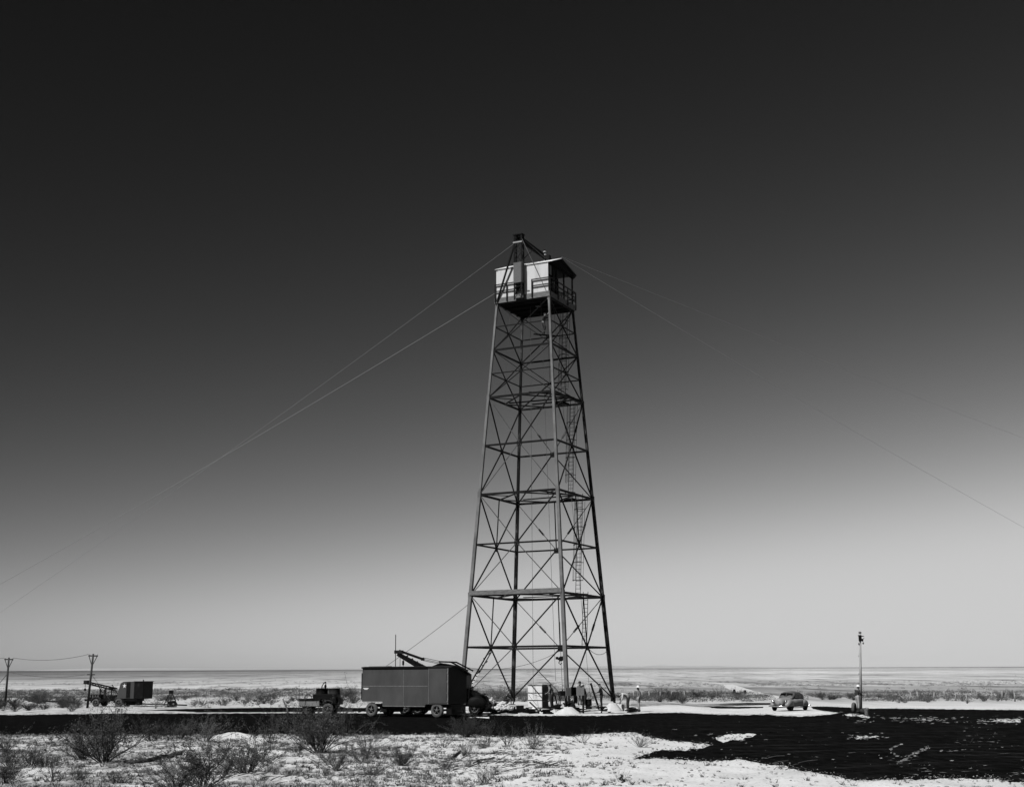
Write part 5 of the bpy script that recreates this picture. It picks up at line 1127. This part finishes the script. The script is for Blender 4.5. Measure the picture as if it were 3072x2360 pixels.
bush('pale', 1395, 2274, 34, 'small dry tuft on pale sand below the low dark bush', wide=1.3)
bush('leafy', 540, 2178+42, 46, 'low growth on the road edge right of the very dark small bush', wide=1.3)
# mid distance bushes
midg = 'bushes scattered on the plain beyond the road'
def mids(n, x0, x1, y0, y1, h0, h1, label, seed, kinds=('leafy', 'pale', 'big')):
    r = random.Random(seed)
    for _ in range(n):
        bush(r.choice(kinds), r.uniform(x0, x1), y0 + (y1-y0)*r.random()**1.3, r.uniform(h0, h1), label, label.replace('one of many ', ''), r.uniform(1.2, 1.9))
mids(26, 0, 240, 2100, 2134, 12, 24, 'low bush on the sand between the left telephone poles and the road', 1)
mids(30, 440, 900, 2096, 2117, 8, 16, 'low bush on the pale flat between digging bucket and cart', 2)
mids(8, 1010, 1080, 2090, 2112, 12, 22, 'bush on the sand behind the gap between cart and trailer', 3)
mids(14, 1900, 2270, 2088, 2112, 14, 24, 'bush in the scrub patch between tower and sedan', 4)
mids(20, 2640, 3060, 2088, 2108, 9, 17, 'pale bush in the scrub belt at the far right', 5, ('pale',))
mids(16, 2450, 2640, 2088, 2100, 8, 14, 'low bush behind the sedan and the utility pole', 6)
mids(14, 1460, 1700, 2092, 2108, 14, 26, 'bush behind the works at the tower foot', 7, ('pale',))

r = random.Random(31)
for _ in range(44):
    px = r.uniform(0, 1) **.8 * 1500; py = r.uniform(2216, 2352)
    bush(r.choice(('pale', 'leafy', 'twiggy', 'pale')), px, py, r.uniform(12, 30)*(.7 + (py-2216)/200), 'low dry bush scattered among the larger ones over the left foreground sand', 'low dry bushes over the foreground sand', r.uniform(1.1, 1.8))
# scattered scrub, grass and litter: uncountable ground cover
rng = np.random.default_rng(5)
def nz2(x, y, s, o=0): return noise.noise(V((x*s, y*s, o)))
def tufts(name, m, pts, nb, label, up=.9):
    vs = []; fs = []
    r = random.Random(3)
    for x, y, z, s in pts:
        for _ in range(nb):
            a = r.uniform(0, 6.283); rr = r.random()*s*.55; b = V((x + rr*math.cos(a), y + rr*math.sin(a), z-.01)); d = V((r.gauss(0, .45)*s, r.gauss(0, .45)*s, r.uniform(.35, 1)*s*up)); u = V((r.gauss(0, 1), r.gauss(0, 1), .3)).normalized()*s*r.uniform(.06, .16); i = len(vs)
            vs += [b - u, b + u, b + d]; fs.append((i, i+1, i+2))
    me = bpy.data.meshes.new(name); me.from_pydata([tuple(v) for v in vs], [], fs); me.materials.append(m); o = bpy.data.objects.new(name, me); COL.objects.link(o); return tag(o, label, None, None, 'stuff')
pts = []; r = random.Random(9)
def scrub_dens(u, d):        # u: direction across the plain, d: distance
    lft = 1 - sstep(-.08, .06, u); n1 = nz2(u*d*.9, d*2.2, .035) + .5*nz2(u*d, d, .12, 3)
    a = (.95 if 162 < d < 250 else .55 if 350 < d < 430 else .10 if d < 162 else .05 if d < 350 else .12)
    if u > .26 or .09 < u < .20 or -.02 < u < .06: b = .6 if 124 < d < 182 else 0
    else: b = .3 if 135 < d < 175 else 0
    b = max(b, .75 if 262 < d < 360 else .04 if d > 200 else 0)
    return (lft*a + (1-lft)*b) * (.25 + 1.9*max(0, n1 + .22))
while len(pts) < 5600:
    d = 112 + r.expovariate(1/110); u = r.uniform(-.46, .46)
    if d < 620 and r.random() < scrub_dens(u, d) and not (d < 330 and .145 + (d-125)*.00002 < u < .21 and abs(u - (.213 - .0003*(d-125))) < .012): x = u*d; pts.append((x, d, pad(x, d) + max(0, (d-300)*.0034), r.uniform(.22, .50)*(1 if d < 260 else .8)))
def clumps(name, m, pts, nb, label):
    vs = []; fs = []; r = random.Random(4)
    for x, y, z, s in pts:
        w_ = s*r.uniform(1.0, 1.9)
        for _ in range(nb):
            a = r.uniform(0, 6.283); q = r.random()**.5; hh = s*(1 - q*q*.8)*r.uniform(.2, 1.1); b = V((x + w_*q*math.cos(a), y + w_*q*math.sin(a), z + hh)); i = len(vs); e = s*r.uniform(.06, .13)
            for _k in range(3): vs.append(tuple(b + V((r.gauss(0, 1), r.gauss(0, 1), r.gauss(0, .9)))*e))
            fs.append((i, i+1, i+2))
    me = bpy.data.meshes.new(name); me.from_pydata(vs, [], fs); me.materials.append(m); o = bpy.data.objects.new(name, me); COL.objects.link(o); return tag(o, label, None, None, 'stuff')
clumps('scrub', M['scrub'], pts, 62, 'grey scrub covering the plain in belts')
cand = []; 
while len(cand) < 34000:
    d = 31 + 36*r.random()**1.2; x = r.uniform(-.42, .42)*d; cand.append((x, d))
ca = np.array(cand); dd = poly_dist(ca[:, 0], ca[:, 1]); gr = []; tg = []
for (x, y_), q in zip(cand, dd):
    if q < .1: continue
    left = 1 - sstep(-.10, .12, x/y_)
    nn = nz2(x, y_, .5) + .6*nz2(x, y_, 1.9, 4)
    k = relief(x, y_) * sstep(.15, 1.6, q) * (1 - sstep(56, 64, y_))
    pr = (.10 + 1.15*left) * sstep(-.15, .45, nn + .25*left - .05)
    if r.random() < pr: gr.append((x, y_, k, r.uniform(.05, .17)))
    elif r.random() < .05 + .10*left: tg.append((x, y_, k, r.uniform(.02, .05)))
tufts('dry_grass', M['grass'], gr[:10500], 9, 'dry grass tufts thick at the lower left and thin at the right')
tufts('grass_shade', M['twig'], gr[1:9000:2], 5, 'dark stalks among the dry grass, put in for its shade', .6)  # shade inside the tufts put in as dark stalks
mb = MB()
for (x, y_, k, s) in tg[:1500]:
    vs, fs = rock(s*1.3, s, s*.8, x*7 % 50, .3, 1); mb.add([(v[0]+x, v[1]+y_, v[2]+k) for v in vs], fs)
tag(mb.build('stones', M['stone']), 'small stones and clods strewn over the foreground sand', None, None, 'stuff')
mb = MB()
tz = [(1330, 2290), (1440, 2282), (1520, 2298), (1600, 2310), (1380, 2310), (1250, 2270), (1180, 2275), (1640, 2262), (900, 2345), (1660, 2300), (1480, 2262), (1560, 2290), (350, 2262), (780, 2345), (2350, 2300), (1080, 2345)]
for (px, py) in tz:
    for _ in range(9):
        p = G(px + r.gauss(0, 35), py + r.gauss(0, 6), 0); a = r.gauss(0, .6); l_ = r.uniform(.15, .6); d = V((math.cos(a), math.sin(a)*1.2, r.uniform(-.02, .12)))*l_; z = relief(p.x, p.y)+.03; q = V((p.x, p.y, z))
        mb.tube([q - d*.5 + V((0, 0, .0)), q + V((0, r.gauss(0, .05), .04)), q + d*.5 + V((0, 0, .05))], .013, 4, .006)
tag(mb.build('twig_litter', M['twig']), 'dead twigs lying in drifts over the foreground sand', None, None, 'stuff')
# single fallen pieces
def fallen(pp, r0, r1, label, name='fallen_branch', lift=.04):
    pts = []
    for px, py in pp: p = G(px, py, 0); pts.append(V((p.x, p.y, relief(p.x, p.y) + lift)))
    o = MB().tube(pts, r0, 8, r1).build(name, M['bark'], None, True); return tag(o, label, 'branch' if name != 'fallen_log' else 'log')
fallen([(375, 2290), (400, 2293), (430, 2292), (455, 2286), (480, 2281), (505, 2282), (525, 2276), (545, 2276)], .05, .09, 'thick dark fallen log right of the largest dark bush', 'fallen_log', .05)
fallen([(1420, 2292), (1440, 2284), (1465, 2281), (1482, 2278)], .02, .03, 'dark forked branch lying on the pale sand below the truck'); fallen([(1415, 2300), (1445, 2291), (1490, 2288), (1530, 2270)], .015, .01, 'thin branch lying just right of the dark forked branch')
fallen([(1600, 2290), (1640, 2300), (1690, 2305), (1720, 2303)], .02, .01, 'long thin branch lying on the sand below the white crates'); fallen([(1355, 2282), (1368, 2272), (1382, 2268), (1372, 2262)], .045, .02, 'dark stump like stick rising from the sand below the trailer', lift=.06)
fallen([(1860, 2360), (1868, 2346), (1862, 2338)], .03, .015, 'dark stub of wood at the bottom centre edge', lift=.1)
fallen([(490, 2230), (500, 2210), (505, 2198)], .02, .015, 'pale upright stick behind the fallen log', lift=.2)

# ================================================================== AIR
if HAZE:
    hm = bpy.data.materials.new('dry_air'); hm.use_nodes = True; nt = hm.node_tree; nt.nodes.remove(nt.nodes['Principled BSDF'])
    pv = nt.nodes.new('ShaderNodeVolumePrincipled'); pv.inputs['Anisotropy'].default_value = -.25; pv.inputs['Color'].default_value = (.97, .97, .97, 1); pv.inputs['Density'].default_value = HAZE
    nt.links.new(pv.outputs[0], nt.nodes['Material Output'].inputs['Volume'])
    hz_ = MB().lohi((-58000, -600, -1.5), (58000, 18500, 190)).build('haze', hm); tag(hz_, 'thin dry desert air', None, None, 'stuff')
